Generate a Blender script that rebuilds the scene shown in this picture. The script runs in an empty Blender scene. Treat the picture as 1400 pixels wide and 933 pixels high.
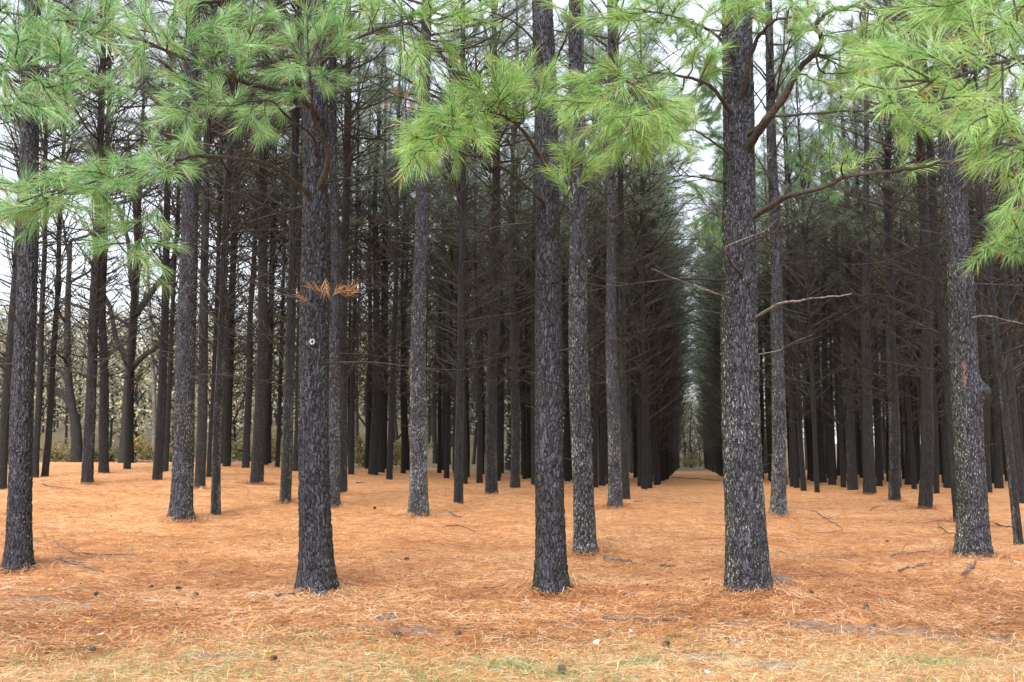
import bpy, math, random
import numpy as np

random.seed(7)
rng = np.random.default_rng(11)
scene = bpy.context.scene
COL = scene.collection
R = math.radians
F = 1400.0                       # focal length in pixels of the 1400 px wide photograph
HOR = 628.0                      # eye level row
CAMZ = 1.5
PITCH = math.atan((HOR - 466.5) / F)
CP, SP = math.cos(PITCH), math.sin(PITCH)

# ------------------------------------------------------------------ noise
def _hash(ix, iy, seed):
    h = (ix.astype(np.int64) * 374761393 + iy.astype(np.int64) * 668265263 + seed * 1274126177) & 0x7fffffff
    h = ((h ^ (h >> 13)) * 1274126177) & 0x7fffffff
    return ((h ^ (h >> 16)) & 0xffff) / 65535.0

def vnoise(x, y, seed=0, perx=0):
    x = np.asarray(x, float); y = np.asarray(y, float)
    x0 = np.floor(x); y0 = np.floor(y)
    fx = x - x0; fy = y - y0
    fx = fx * fx * (3 - 2 * fx); fy = fy * fy * (3 - 2 * fy)
    xa, xb = (x0 % perx, (x0 + 1) % perx) if perx else (x0, x0 + 1)
    return (_hash(xa, y0, seed) * (1 - fx) + _hash(xb, y0, seed) * fx) * (1 - fy) + \
           (_hash(xa, y0 + 1, seed) * (1 - fx) + _hash(xb, y0 + 1, seed) * fx) * fy

def worley(x, y, seed, perx):
    """distance to nearest and second nearest jittered cell point; periodic in x"""
    x0 = np.floor(x); y0 = np.floor(y)
    f1 = np.full(x.shape, 9.0); f2 = np.full(x.shape, 9.0); idv = np.zeros(x.shape)
    for i in (-1, 0, 1):
        for j in (-1, 0, 1):
            cx = x0 + i; cy = y0 + j
            cxm = cx % perx
            px = cx + _hash(cxm, cy, seed); py = cy + _hash(cxm, cy, seed + 5)
            d = np.sqrt((x - px) ** 2 + (y - py) ** 2)
            idv = np.where(d < f1, _hash(cxm, cy, seed + 9), idv)
            f2 = np.where(d < f1, f1, np.minimum(f2, d))
            f1 = np.minimum(f1, d)
    return f1, f2, idv

def sstep(a, b, v):
    t = np.clip((np.asarray(v, float) - a) / (b - a), 0, 1)
    return t * t * (3 - 2 * t)

# ------------------------------------------------------------------ ground shape and projection
MOUNDS = []
def ground_base(X, Y):
    X = np.asarray(X, float); Y = np.asarray(Y, float)
    A = np.clip(0.5 - 0.035 * X, 0.2, 0.85)
    z = sstep(11, 28, Y) * A
    z = z + sstep(26, 46, Y) * np.clip((-X - 1.5) / 8.0, 0, 1) * 0.5
    # wooded hill beyond the stand, higher on the left
    side = 1 - 0.75 * sstep(-20, 60, X - 0.17 * Y)
    s0 = 75 + 110 * sstep(-16, -5, X - 0.17 * Y)
    z = z + sstep(0, 155, Y - s0) * 20 * side * (1 - 0.6 * sstep(280, 600, Y))
    z = z - sstep(48, 60, Y) * (1 - sstep(60, 85, Y)) * 0.3 * np.clip((-X - 4) / 8.0, 0, 1)
    return z

def ground(X, Y):
    X = np.asarray(X, float); Y = np.asarray(Y, float)
    z = ground_base(X, Y)
    near = 1 - sstep(40, 60, Y)
    z = z + near * ((vnoise(X * 0.6, Y * 0.6, 3) - .5) * .09 + (vnoise(X * 1.9, Y * 1.9, 4) - .5) * .05
                    + (vnoise(X * 5.3, Y * 5.3, 8) - .5) * .03)
    for (mx, my, a, s) in MOUNDS:
        z = z + a * np.exp(-((X - mx) ** 2 + (Y - my) ** 2) / (2 * s * s))
    return z

def ray(px, py):
    a = (px - 700) / F; b = (466.5 - py) / F
    return np.array([a, CP - b * SP, SP + b * CP])

def at(px, py, Y):
    d = ray(px, py)
    t = Y / d[1]
    return np.array([d[0] * t, Y, CAMZ + d[2] * t])

def on_ground(px, py, base=False):
    fn = ground_base if base else ground
    d = ray(px, py)
    t = np.linspace(4, 260, 9000)
    P = np.outer(t, d)
    below = CAMZ + P[:, 2] < fn(P[:, 0], P[:, 1])
    k = int(np.argmax(below)) if below.any() else len(t) - 1
    p = P[k].copy(); p[2] = float(fn(p[0], p[1]))
    return p

# ------------------------------------------------------------------ mesh helpers
class MB:
    def __init__(s):
        s.v = []; s.f = []; s.m = []; s.t = []; s.n = 0
    def add(s, verts, faces, mat=0, tint=0.5):
        verts = np.asarray(verts, np.float32).reshape(-1, 3)
        faces = np.asarray(faces, np.int32)
        if faces.shape[1] == 4:                # split quads to triangles
            faces = np.concatenate([faces[:, [0, 1, 2]], faces[:, [0, 2, 3]]])
        s.v.append(verts); s.f.append(faces + s.n)
        s.m.append(np.full(len(faces), mat, np.int32))
        t = np.full(len(verts), tint, np.float32) if np.isscalar(tint) else np.asarray(tint, np.float32)
        s.t.append(t); s.n += len(verts)
    def mesh(s, name, mats, smooth=True):
        v = np.concatenate(s.v); f = np.concatenate(s.f); m = np.concatenate(s.m); t = np.concatenate(s.t)
        me = bpy.data.meshes.new(name)
        me.vertices.add(len(v)); me.vertices.foreach_set('co', v.ravel())
        me.loops.add(len(f) * 3); me.loops.foreach_set('vertex_index', f.ravel())
        me.polygons.add(len(f))
        me.polygons.foreach_set('loop_start', np.arange(0, len(f) * 3, 3, dtype=np.int32))
        me.polygons.foreach_set('material_index', m)
        me.polygons.foreach_set('use_smooth', np.full(len(f), smooth))
        a = me.attributes.new('tint', 'FLOAT', 'POINT'); a.data.foreach_set('value', t)
        for mt in mats: me.materials.append(mt)
        me.update(calc_edges=True); me.validate()
        return me

def link(name, data, parent=None):
    o = bpy.data.objects.new(name, data); COL.objects.link(o)
    if parent is not None: o.parent = parent
    return o

def tag(o, label=None, cat=None, group=None, kind=None):
    if label: o['label'] = label
    if cat: o['category'] = cat
    if group: o['group'] = group
    if kind: o['kind'] = kind
    return o

def norm(v):
    v = np.asarray(v, float)
    return v / (np.linalg.norm(v, axis=-1, keepdims=True) + 1e-9)

def tube(mb, path, rad, sides=5, mat=0, tint=0.5, cap=True):
    path = np.asarray(path, float); n = len(path)
    rad = np.asarray(rad, float) * np.ones(n)
    T = norm(np.gradient(path, axis=0))
    ref = np.array([0, 0, 1.]) if abs(T[0][2]) < .9 else np.array([1., 0, 0])
    U = norm(np.cross(T, ref)); V = np.cross(T, U)
    a = np.arange(sides) / sides * 2 * math.pi
    ring = U[:, None, :] * np.cos(a)[None, :, None] + V[:, None, :] * np.sin(a)[None, :, None]
    v = path[:, None, :] + ring * rad[:, None, None]
    v = v.reshape(-1, 3)
    i = np.arange(n - 1)[:, None] * sides; j = np.arange(sides)[None, :]; k = (j + 1) % sides
    q = np.stack([i + j, i + k, i + sides + k, i + sides + j], -1).reshape(-1, 4)
    mb.add(v, q, mat, tint)
    if cap:
        tv = np.concatenate([v[-sides:], path[-1:]]); jj = np.arange(sides)
        mb.add(tv, np.stack([jj, (jj + 1) % sides, np.full(sides, sides)], -1), mat, tint)
        tv = np.concatenate([v[:sides], path[:1]])
        mb.add(tv, np.stack([(jj + 1) % sides, jj, np.full(sides, sides)], -1), mat, tint)

def smooth_path(pts, n):
    pts = np.asarray(pts, float)
    if len(pts) == 2:
        return pts[0] + (pts[1] - pts[0]) * np.linspace(0, 1, n)[:, None]
    d = np.concatenate([[0], np.cumsum(np.linalg.norm(np.diff(pts, axis=0), axis=1))])
    P = np.concatenate([[2 * pts[0] - pts[1]], pts, [2 * pts[-1] - pts[-2]]])
    out = []
    for s in np.linspace(0, d[-1], n):
        k = min(int(np.searchsorted(d, s, 'right')) - 1, len(pts) - 2)
        t = (s - d[k]) / max(d[k + 1] - d[k], 1e-6)
        p0, p1, p2, p3 = P[k], P[k + 1], P[k + 2], P[k + 3]
        out.append(.5 * ((2 * p1) + (-p0 + p2) * t + (2 * p0 - 5 * p1 + 4 * p2 - p3) * t * t + (-p0 + 3 * p1 - 3 * p2 + p3) * t ** 3))
    return np.array(out)

def needles(mb, O, A, n, length, width, shoot=.12, spread=(18, 70), droop=.25, mat=0, tmid=.5, trange=.35, brown=.03):
    """bundles of long needles round shoot tips O with axes A (arrays)"""
    O = np.asarray(O, float); A = norm(np.asarray(A, float))
    N = len(O)
    O = np.repeat(O, n, 0); A = np.repeat(A, n, 0)
    bt = np.repeat(rng.uniform(-.18, .18, N), n)
    u = rng.random(N * n)
    base = O - A * (u * shoot)[:, None]
    rnd = rng.normal(size=(N * n, 3))
    perp = norm(np.cross(A, rnd))
    ph = np.radians(spread[0] + (spread[1] - spread[0]) * np.clip(u * .75 + rng.random(N * n) * .45, 0, 1))
    D = A * np.cos(ph)[:, None] + perp * np.sin(ph)[:, None]
    L = length * rng.uniform(.7, 1.12, N * n)
    mid = base + D * (L * .5)[:, None]
    D2 = D.copy(); D2[:, 2] -= droop * rng.uniform(.4, 1.5, N * n)
    tip = mid + norm(D2) * (L * .5)[:, None]
    mid[:, 2] -= L * droop * .04
    W = norm(np.cross(D, rng.normal(size=(N * n, 3)))) * (width * .5)
    v = np.stack([base - W, base + W, mid + W, mid - W, tip], 1).reshape(-1, 3)
    k = np.arange(N * n)[:, None] * 5
    f = np.concatenate([k + np.array([0, 1, 2]), k + np.array([0, 2, 3]), k + np.array([3, 2, 4])])
    t = np.clip(tmid + bt + rng.uniform(-trange, trange, N * n), 0, .9)
    t = np.where(rng.random(N * n) < brown, 1.0, t)
    mb.add(v, f, mat, np.repeat(t, 5))

# ------------------------------------------------------------------ materials
def new_mat(name):
    m = bpy.data.materials.new(name); m.use_nodes = True
    nt = m.node_tree; nt.nodes.clear()
    out = nt.nodes.new('ShaderNodeOutputMaterial')
    return m, nt, out

class N:
    def __init__(s, nt): s.nt = nt
    def __call__(s, typ, ins=None, **kw):
        n = s.nt.nodes.new('ShaderNode' + typ)
        for k, v in kw.items(): setattr(n, k, v)
        for k, v in (ins or {}).items():
            if isinstance(v, bpy.types.NodeSocket): s.nt.links.new(v, n.inputs[k])
            else: n.inputs[k].default_value = v
        return n
    def math(s, op, a, b=0.0, c=0.0, clamp=False):
        n = s.nt.nodes.new('ShaderNodeMath'); n.operation = op; n.use_clamp = clamp
        for i, v in enumerate((a, b, c)):
            if isinstance(v, bpy.types.NodeSocket): s.nt.links.new(v, n.inputs[i])
            else: n.inputs[i].default_value = v
        return n.outputs[0]
    def ramp(s, fac, stops, interp='LINEAR'):
        n = s.nt.nodes.new('ShaderNodeValToRGB'); n.color_ramp.interpolation = interp
        els = n.color_ramp.elements
        while len(els) < len(stops): els.new(.5)
        for e, (p, c) in zip(els, stops):
            e.position = p; e.color = (*c, 1) if len(c) == 3 else c
        s.nt.links.new(fac, n.inputs[0]); return n.outputs[0]
    def mix(s, fac, a, b, blend='MIX'):
        n = s.nt.nodes.new('ShaderNodeMix'); n.data_type = 'RGBA'; n.blend_type = blend
        for k, v in ((0, fac), (6, a), (7, b)):
            if isinstance(v, bpy.types.NodeSocket): s.nt.links.new(v, n.inputs[k])
            else: n.inputs[k].default_value = v if k == 0 else (*v, 1)
        return n.outputs[2]
    def smooth(s, v, a, b):
        n = s.nt.nodes.new('ShaderNodeMapRange'); n.interpolation_type = 'SMOOTHSTEP'
        s.nt.links.new(v, n.inputs[0]); n.inputs[1].default_value = a; n.inputs[2].default_value = b
        return n.outputs[0]

def bark_material(name, plate_a, plate_b, crack, lichen_and_shade=True):
    m, nt, out = new_mat(name); n = N(nt)
    tc = n('TexCoord'); oi = n('ObjectInfo')
    off = n('CombineXYZ', {0: n.math('MULTIPLY', oi.outputs['Random'], 37.), 1: n.math('MULTIPLY', oi.outputs['Random'], 91.), 2: 0.0})
    co = n('VectorMath', {0: tc.outputs['Object'], 1: off.outputs[0]}, operation='ADD').outputs[0]
    sc = n('VectorMath', {0: co, 1: (1., 1., .30)}, operation='MULTIPLY').outputs[0]
    warp = n('TexNoise', {'Vector': co, 'Scale': 6., 'Detail': 3.})
    wv = n('VectorMath', {0: warp.outputs['Color'], 1: (.08, .08, .12)}, operation='MULTIPLY').outputs[0]
    sv = n('VectorMath', {0: sc, 1: wv}, operation='ADD').outputs[0]
    vor = n('TexVoronoi', {'Vector': sv, 'Scale': 36.}, feature='DISTANCE_TO_EDGE')
    vid = n('TexVoronoi', {'Vector': sv, 'Scale': 36.})
    flake = n('TexNoise', {'Vector': sc, 'Scale': 42., 'Detail': 5., 'Roughness': .7})
    edge = n.smooth(n.math('ADD', vor.outputs['Distance'], n.math('MULTIPLY', n.math('SUBTRACT', flake.outputs['Fac'], .5), .26)), 0.0, .12)
    big = n('TexNoise', {'Vector': co, 'Scale': 1.6, 'Detail': 3.})
    sep = n('SeparateColor', {0: vid.outputs['Color']})
    pv = n.math('ADD', n.math('MULTIPLY', sep.outputs[0], .38), n.math('MULTIPLY', flake.outputs['Fac'], .7))
    plate = n.mix(n.smooth(pv, .25, .85), plate_a, plate_b)
    plate = n.mix(n.math('MULTIPLY', n.smooth(big.outputs['Fac'], .52, .7), .5), plate, (.028, .021, .021))
    colr = n.mix(edge, crack, plate)
    if lichen_and_shade:
        li = n('Attribute', attribute_type='OBJECT', attribute_name='lichen').outputs['Fac']
        z = n('SeparateXYZ', {0: tc.outputs['Object']}).outputs[2]
        low = n.math('ADD', n.math('MULTIPLY', n.math('SUBTRACT', 1.0, n.smooth(z, .8, 5.5)), .55), .45)
        patch = n('TexNoise', {'Vector': co, 'Scale': 3.2, 'Detail': 3.})
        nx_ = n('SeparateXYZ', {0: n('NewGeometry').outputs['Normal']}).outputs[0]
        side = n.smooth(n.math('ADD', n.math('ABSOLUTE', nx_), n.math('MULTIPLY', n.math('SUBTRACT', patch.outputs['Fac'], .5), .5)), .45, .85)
        colr = n.mix(n.math('MULTIPLY', side, .75), colr, n.mix(edge, (.004, .0045, .0035), (.030, .033, .026)))  # sides darkened in colour to shade the trunk round, olive like the lichened bark
        sp = n('TexNoise', {'Vector': sc, 'Scale': 60., 'Detail': 5., 'Roughness': .75})
        thr = n.math('SUBTRACT', n.math('SUBTRACT', .665, n.math('MULTIPLY', n.math('MULTIPLY', li, low), .125)), n.math('MULTIPLY', n.smooth(patch.outputs['Fac'], .35, .7), n.math('MULTIPLY', li, .05)))
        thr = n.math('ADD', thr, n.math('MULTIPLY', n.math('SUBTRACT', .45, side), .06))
        lm = n.math('MULTIPLY', n.math('SUBTRACT', sp.outputs['Fac'], thr), 13.0, clamp=True)
        lm = n.math('MULTIPLY', lm, n.math('ADD', n.math('MULTIPLY', edge, .75), .25))
        lc = n.mix(n.smooth(patch.outputs['Fac'], .4, .62), (.34, .40, .31), (.45, .47, .47))
        colr = n.mix(n.math('MULTIPLY', lm, .85), colr, lc)
    bh = n.math('ADD', n.math('MULTIPLY', edge, .7), n.math('MULTIPLY', flake.outputs['Fac'], .5))
    bump = n('Bump', {'Height': bh, 'Strength': .9, 'Distance': .025})
    b = n('BsdfPrincipled', {'Base Color': colr, 'Roughness': .85, 'Normal': bump.outputs[0]})
    b.inputs['Specular IOR Level'].default_value = .35
    nt.links.new(b.outputs[0], out.inputs[0])
    return m

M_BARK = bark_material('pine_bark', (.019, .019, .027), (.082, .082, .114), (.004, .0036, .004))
M_MIDBARK = bark_material('half_shade_bark', (.010, .0095, .012), (.040, .038, .048), (.003, .0026, .003))  # same bark, its colour darkened for the shade behind the front row
M_DARKBARK = bark_material('deep_shade_bark', (.009, .008, .009), (.030, .027, .030), (.003, .0026, .003))  # same bark again, shade of the deep stand put into its colour

def twig_material(name, c1, c2):
    m, nt, out = new_mat(name); n = N(nt)
    tc = n('TexCoord')
    t1 = n('TexNoise', {'Vector': tc.outputs['Object'], 'Scale': 30., 'Detail': 4.})
    t2 = n('TexNoise', {'Vector': tc.outputs['Object'], 'Scale': 4., 'Detail': 2.})
    c = n.mix(n.smooth(n.math('ADD', n.math('MULTIPLY', t1.outputs['Fac'], .6), n.math('MULTIPLY', t2.outputs['Fac'], .4)), .38, .64), c1, c2)
    bump = n('Bump', {'Height': t1.outputs['Fac'], 'Strength': .7, 'Distance': .01})
    b = n('BsdfPrincipled', {'Base Color': c, 'Roughness': .9, 'Normal': bump.outputs[0]})
    nt.links.new(b.outputs[0], out.inputs[0]); return m
M_TWIG = twig_material('dead_wood', (.011, .0095, .009), (.052, .047, .043))
M_GREYTWIG = twig_material('lit_lane_twigs', (.016, .0145, .013), (.078, .072, .062))  # lighter copy of the dead wood, light on the lane limbs put into colour
M_LIMB = twig_material('branch_bark', (.018, .0145, .013), (.062, .050, .043))
M_GREYLIMB = twig_material('lichen_wood', (.06, .05, .045), (.22, .20, .17))
M_DECID = twig_material('grey_bark', (.007, .0065, .007), (.022, .021, .022))
M_STICK = twig_material('fallen_wood', (.07, .05, .042), (.21, .155, .125))

def leaf_material(name, stops, transl=.35, rough=.45, spec=.4):
    m, nt, out = new_mat(name); n = N(nt)
    at_ = n('Attribute', attribute_type='GEOMETRY', attribute_name='tint')
    c = n.ramp(at_.outputs['Fac'], stops)
    b = n('BsdfPrincipled', {'Base Color': c, 'Roughness': rough})
    b.inputs['Specular IOR Level'].default_value = spec
    t = n('BsdfTranslucent', {'Color': c})
    mx = n('MixShader', {0: transl, 1: b.outputs[0], 2: t.outputs[0]})
    nt.links.new(mx.outputs[0], out.inputs[0]); return m
M_NEEDLE = leaf_material('pine_needles', [(0, (.07, .19, .06)), (.45, (.215, .43, .12)), (.88, (.50, .73, .28)), (.97, (.52, .27, .09)), (1, (.50, .24, .08))], .4, .32, .6)
M_BLUENEEDLE = leaf_material('blue_green_needles', [(0, (.065, .18, .07)), (.45, (.195, .43, .155)), (.88, (.48, .72, .35)), (.97, (.50, .26, .09)), (1, (.48, .23, .08))], .4, .32, .6)
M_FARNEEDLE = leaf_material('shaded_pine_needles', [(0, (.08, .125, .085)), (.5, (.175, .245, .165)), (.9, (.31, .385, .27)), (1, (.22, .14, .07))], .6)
M_DEADNEEDLE = leaf_material('dead_needles', [(0, (.36, .13, .04)), (.6, (.58, .28, .11)), (1, (.66, .40, .2))], .3)
M_STRAW = leaf_material('pine_straw', [(0, (.22, .085, .035)), (.35, (.46, .20, .077)), (.7, (.65, .345, .148)), (.9, (.78, .53, .30)), (1, (.86, .68, .48))], .15, .5)
M_GRASS = leaf_material('dry_grass', [(0, (.15, .25, .09)), (.3, (.33, .38, .17)), (.6, (.56, .46, .25)), (.85, (.72, .50, .27)), (1, (.86, .74, .55))], .2, .6)
M_LEAFPALE = leaf_material('pale_leaf', [(0, (.45, .42, .42)), (1, (.75, .72, .72))], .1)
M_LEAFYEL = leaf_material('yellow_leaf', [(0, (.7, .45, .05)), (1, (.85, .6, .1))], .2)
M_AUTUMN = leaf_material('autumn_leaves', [(0, (.10, .11, .06)), (.35, (.18, .18, .09)), (.7, (.32, .27, .12)), (1, (.36, .23, .11))], .4, .7, .2)
M_HILLWOOD = leaf_material('haze_pale_foliage', [(0, (.15, .18, .14)), (.4, (.27, .30, .24)), (.75, (.39, .38, .26)), (1, (.44, .36, .20))], .2, .8, .2)  # foliage colours paled to stand in for haze over the hill

def ground_material():
    m, nt, out = new_mat('forest_floor'); n = N(nt)
    tc = n('TexCoord'); co = tc.outputs['Object']
    xyz = n('SeparateXYZ', {0: co})
    big = n('TexNoise', {'Vector': co, 'Scale': .8, 'Detail': 4.})
    mid = n('TexNoise', {'Vector': co, 'Scale': 4.5, 'Detail': 5., 'Roughness': .65})
    # crossing streaks of needles: three stretched noises at different angles
    streak = None
    for ang, s in ((.5, 1), (-.45, 2), (1.25, 3)):
        mp = n('Mapping', {'Vector': co, 'Rotation': (0, 0, ang), 'Scale': (8, 95, 8), 'Location': (s * 3.1, s * 7.7, 0)})
        t = n('TexNoise', {'Vector': mp.outputs[0], 'Scale': 1., 'Detail': 2.}).outputs['Fac']
        streak = t if streak is None else n.math('MAXIMUM', streak, t)
    v = n.math('ADD', n.math('MULTIPLY', streak, .75), n.math('MULTIPLY', mid.outputs['Fac'], .35))
    straw = n.ramp(v, [(.43, (.13, .052, .025)), (.52, (.40, .165, .06)), (.61, (.60, .295, .12)), (.74, (.78, .50, .27))])
    straw = n.mix(n.math('MULTIPLY', n.smooth(big.outputs['Fac'], .45, .7), .45), straw, (.42, .19, .075))
    # bare grey earth showing near the front edge
    dirt = n.mix(mid.outputs['Fac'], (.09, .07, .06), (.35, .28, .25))
    wob = n.math('MULTIPLY', n.math('SUBTRACT', big.outputs['Fac'], .5), 3.2)
    yy = n.math('ADD', xyz.outputs[1], wob)
    band = n.math('MULTIPLY', n.smooth(yy, 9.0, 9.4), n.math('SUBTRACT', 1.0, n.smooth(yy, 9.9, 10.6)))
    dp = n('TexNoise', {'Vector': co, 'Scale': 5., 'Detail': 6.})
    dm = n.math('MULTIPLY', band, n.smooth(dp.outputs['Fac'], .53, .6))
    col = straw
    # worn grass strip in front
    gcol = n.ramp(mid.outputs['Fac'], [(.3, (.30, .27, .15)), (.5, (.52, .41, .24)), (.68, (.62, .50, .36))])
    gpat = n('TexNoise', {'Vector': co, 'Scale': .9, 'Detail': 3.})
    gcol = n.mix(n.math('MULTIPLY', n.smooth(gpat.outputs['Fac'], .52, .62), .7), gcol, (.20, .28, .10))
    col = n.mix(n.math('SUBTRACT', 1.0, n.smooth(yy, 7.7, 9.8)), col, gcol)
    da = n('Attribute', attribute_type='GEOMETRY', attribute_name='dirt').outputs['Fac']
    ma = n('Attribute', attribute_type='GEOMETRY', attribute_name='moss').outputs['Fac']
    dj = n.math('MULTIPLY', n.math('SUBTRACT', dp.outputs['Fac'], .5), 1.4)
    col = n.mix(n.math('MULTIPLY', n.smooth(n.math('ADD', da, dj), .35, .65), .85), col, dirt)
    col = n.mix(n.math('MULTIPLY', n.smooth(n.math('ADD', ma, dj), .35, .7), .8), col, n.mix(mid.outputs['Fac'], (.09, .17, .06), (.30, .37, .19)))
    # leaf litter past the far edge of the stand
    x2 = n.math('ADD', n.math('MULTIPLY', xyz.outputs[0], .9), xyz.outputs[1])
    lx = n.math('SUBTRACT', xyz.outputs[0], n.math('MULTIPLY', xyz.outputs[1], .1714))
    far = n.math('MAXIMUM', n.smooth(xyz.outputs[1], 95., 125.), n.math('MULTIPLY', n.smooth(xyz.outputs[1], 64., 74.), n.math('SUBTRACT', 1.0, n.smooth(lx, -8., -5.))))
    left = n.math('MULTIPLY', n.smooth(xyz.outputs[1], 44., 52.), n.math('SUBTRACT', 1.0, n.smooth(xyz.outputs[0], -9., -4.)))
    lit = n.ramp(mid.outputs['Fac'], [(.3, (.06, .05, .035)), (.55, (.15, .12, .07)), (.7, (.2, .19, .09))])
    col = n.mix(n.math('MAXIMUM', far, left), col, lit)
    bump = n('Bump', {'Height': v, 'Strength': .8, 'Distance': .03})
    b = n('BsdfPrincipled', {'Base Color': col, 'Roughness': .85, 'Normal': bump.outputs[0]})
    b.inputs['Specular IOR Level'].default_value = .25
    nt.links.new(b.outputs[0], out.inputs[0]); return m

# ------------------------------------------------------------------ trunks
TREE_H = 19.5
def trunk_mesh(name, r0, sides, top, dz, seed, bark=True, crook=.05, flare=.22, bumps=(), cell=.045, rough=1.0, mat=None):
    z = np.arange(-.25, top + dz, dz)
    a = np.arange(sides) / sides * 2 * math.pi
    Z, A = np.meshgrid(z, a, indexing='ij')
    rr = r0 * (.90 * np.clip(1 - np.maximum(Z, 0) / (TREE_H + 2.2), .03, 1) + .10 + flare * np.exp(-np.maximum(Z, -.1) / .22) * (1 + .35 * np.cos(A * 4 + seed) * np.exp(-np.maximum(Z, 0) / .35)))
    if bark:
        per = max(6, int(round(2 * math.pi * r0 / cell)))
        u = A / (2 * math.pi) * per; w = Z / (cell * 2.5)
        u2 = u + (vnoise(A / (2 * math.pi) * 9, Z * 5, seed + 2, 9) - .5) * .9
        f1, f2, idv = worley(u2, w, seed, per)
        plate = sstep(.02, .32, f2 - f1)
        rr = rr + rough * ((plate - .7) * .011 + (idv - .5) * .008 * plate + (vnoise(u * 3, w * 3, seed + 4, per * 3) - .5) * .006)
        rr = rr + r0 * .10 * (vnoise(A / (2 * math.pi) * 5, Z * .9, seed + 6, 5) - .5)
    for (bz, ba, amp, sz, sa) in bumps:
        da = (A - ba + math.pi) % (2 * math.pi) - math.pi
        rr = rr + amp * np.exp(-((Z - bz) / sz) ** 2 - (da / sa) ** 2)
    z0 = np.maximum(z, 0)
    cx = crook * (np.sin(z0 * .42 + seed) - math.sin(seed)) + crook * .35 * (np.sin(z0 * 1.3 + seed * 2) - math.sin(seed * 2))
    cy = crook * (np.sin(z0 * .37 + seed * 1.7) - math.sin(seed * 1.7))
    V = np.stack([rr * np.cos(A) + cx[:, None], rr * np.sin(A) + cy[:, None], Z], -1).reshape(-1, 3)
    nz = len(z)
    i = np.arange(nz - 1)[:, None] * sides; j = np.arange(sides)[None, :]; k = (j + 1) % sides
    q = np.stack([i + j, i + k, i + sides + k, i + sides + j], -1).reshape(-1, 4)
    mb = MB(); mb.add(V, q)
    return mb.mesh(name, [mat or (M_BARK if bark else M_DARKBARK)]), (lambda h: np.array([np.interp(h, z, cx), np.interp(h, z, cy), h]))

def limb_path(start, az, elev, L, n=7, curve=.35, wob=.05, rg=random):
    p = np.array(start, float); out = [p.copy()]
    e = elev; a = az
    for i in range(n - 1):
        e += curve / n + rg.uniform(-wob, wob) * 2
        a += rg.uniform(-wob, wob) * 3
        d = np.array([math.cos(a) * math.cos(e), math.sin(a) * math.cos(e), math.sin(e)])
        p = p + d * L / (n - 1); out.append(p.copy())
    return np.array(out)

def add_dead_limb(mb, start, az, elev, L, r, twigs=3, sides=4, rg=random, mat=0):
    P = limb_path(start, az, elev, L, 8, rg.uniform(-.25, .25), .035, rg)
    tube(mb, P, np.linspace(r, r * .25, 8), sides, mat, cap=False)
    for _ in range(twigs):
        k = rg.randint(2, 6)
        f = rg.random() * .4 + .25
        sd = az + rg.choice((-1, 1)) * rg.uniform(.25, .75)
        P2 = limb_path(P[k], sd, elev + rg.uniform(-.15, .4), L * f, 5, rg.uniform(-.2, .3), .06, rg)
        tube(mb, P2, np.linspace(r * .45, r * .18, 5), 3, mat, cap=False)

def deadwood_mesh(seed, z0=2.4, z1=11.5, n=130, base=.55, mat=None):
    rg = random.Random(seed); mb = MB()
    for i in range(n):
        t = rg.random() ** .75
        z = z0 + (z1 - z0) * t
        L = rg.uniform(.6, 1.7) + 1.7 * t * rg.random()
        if rg.random() < .22: L *= .35
        az = rg.random() * 6.283
        elev = rg.gauss(base, .3) + .1 * t
        add_dead_limb(mb, (math.cos(az) * .07, math.sin(az) * .07, z), az, elev, L, rg.uniform(.013, .026), rg.randint(2, 5), 4, rg)
    return mb.mesh('deadwood', [mat or M_TWIG])

def crown_mesh(seed, z0=10.0, lod=1.0, dens=.82):
    rg = random.Random(seed); mb = MB(); O = []; A = []
    z = z0; top = TREE_H - .3
    while z < top:
        f = (z - z0) / (top - z0)
        for _ in range(rg.randint(2, 4)):
            az = rg.random() * 6.283
            L = (2.7 * (1 - f) ** .75 + .35) * rg.uniform(.45, 1.15)
            elev = rg.uniform(.05, .5) + .55 * f
            P = limb_path((0, 0, z + rg.uniform(-.2, .2)), az, elev, L, 6, rg.uniform(0, .6), .08, rg)
            tube(mb, P, np.linspace(.028, .008, 6) * (1.2 - .7 * f), 4, 1, cap=False)
            nt_ = int((5 + L * 6) * dens)
            for k in range(nt_):
                u = 1 - rg.random() * .72
                i = min(int(u * 5), 4); t = u * 5 - i
                p = P[i] * (1 - t) + P[i + 1] * t
                d = norm(P[i + 1] - P[i])
                side = np.array([rg.gauss(0, 1), rg.gauss(0, 1), rg.gauss(.35, .6)])
                ax = norm(d * .8 + norm(side) * .9)
                O.append(p + ax * rg.uniform(.08, .45) * (1.1 - .4 * u)); A.append(ax)
        z += rg.uniform(.35, .62)
    for _ in range(10):
        d = norm(np.array([rg.gauss(0, .6), rg.gauss(0, .6), 1])); O.append(np.array([0, 0, top]) + d * .25); A.append(d)
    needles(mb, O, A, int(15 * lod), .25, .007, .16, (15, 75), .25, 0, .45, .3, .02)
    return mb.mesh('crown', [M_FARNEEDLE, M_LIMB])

DEADWOOD = [deadwood_mesh(100 + i) for i in range(7)]
DEADWOOD_LANE = [deadwood_mesh(140 + i, 1.2, 12.5, 150, .78, M_GREYTWIG) for i in range(4)]
CROWNS = [crown_mesh(200 + i) for i in range(7)]
# dead branches of the front trees: a small pool of meshes, each copy an object of its own
DEADBR = []
for i in range(12):
    rg = random.Random(300 + i); mb = MB()
    add_dead_limb(mb, (0, 0, 0), 0, rg.uniform(-.05, .5), rg.uniform(.5, 1.6) if i % 3 else rg.uniform(.15, .35), rg.uniform(.011, .02), 0 if i % 3 == 0 else rg.randint(2, 5), 5, rg)
    DEADBR.append(mb.mesh('dead_branch', [M_TWIG]))
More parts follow.
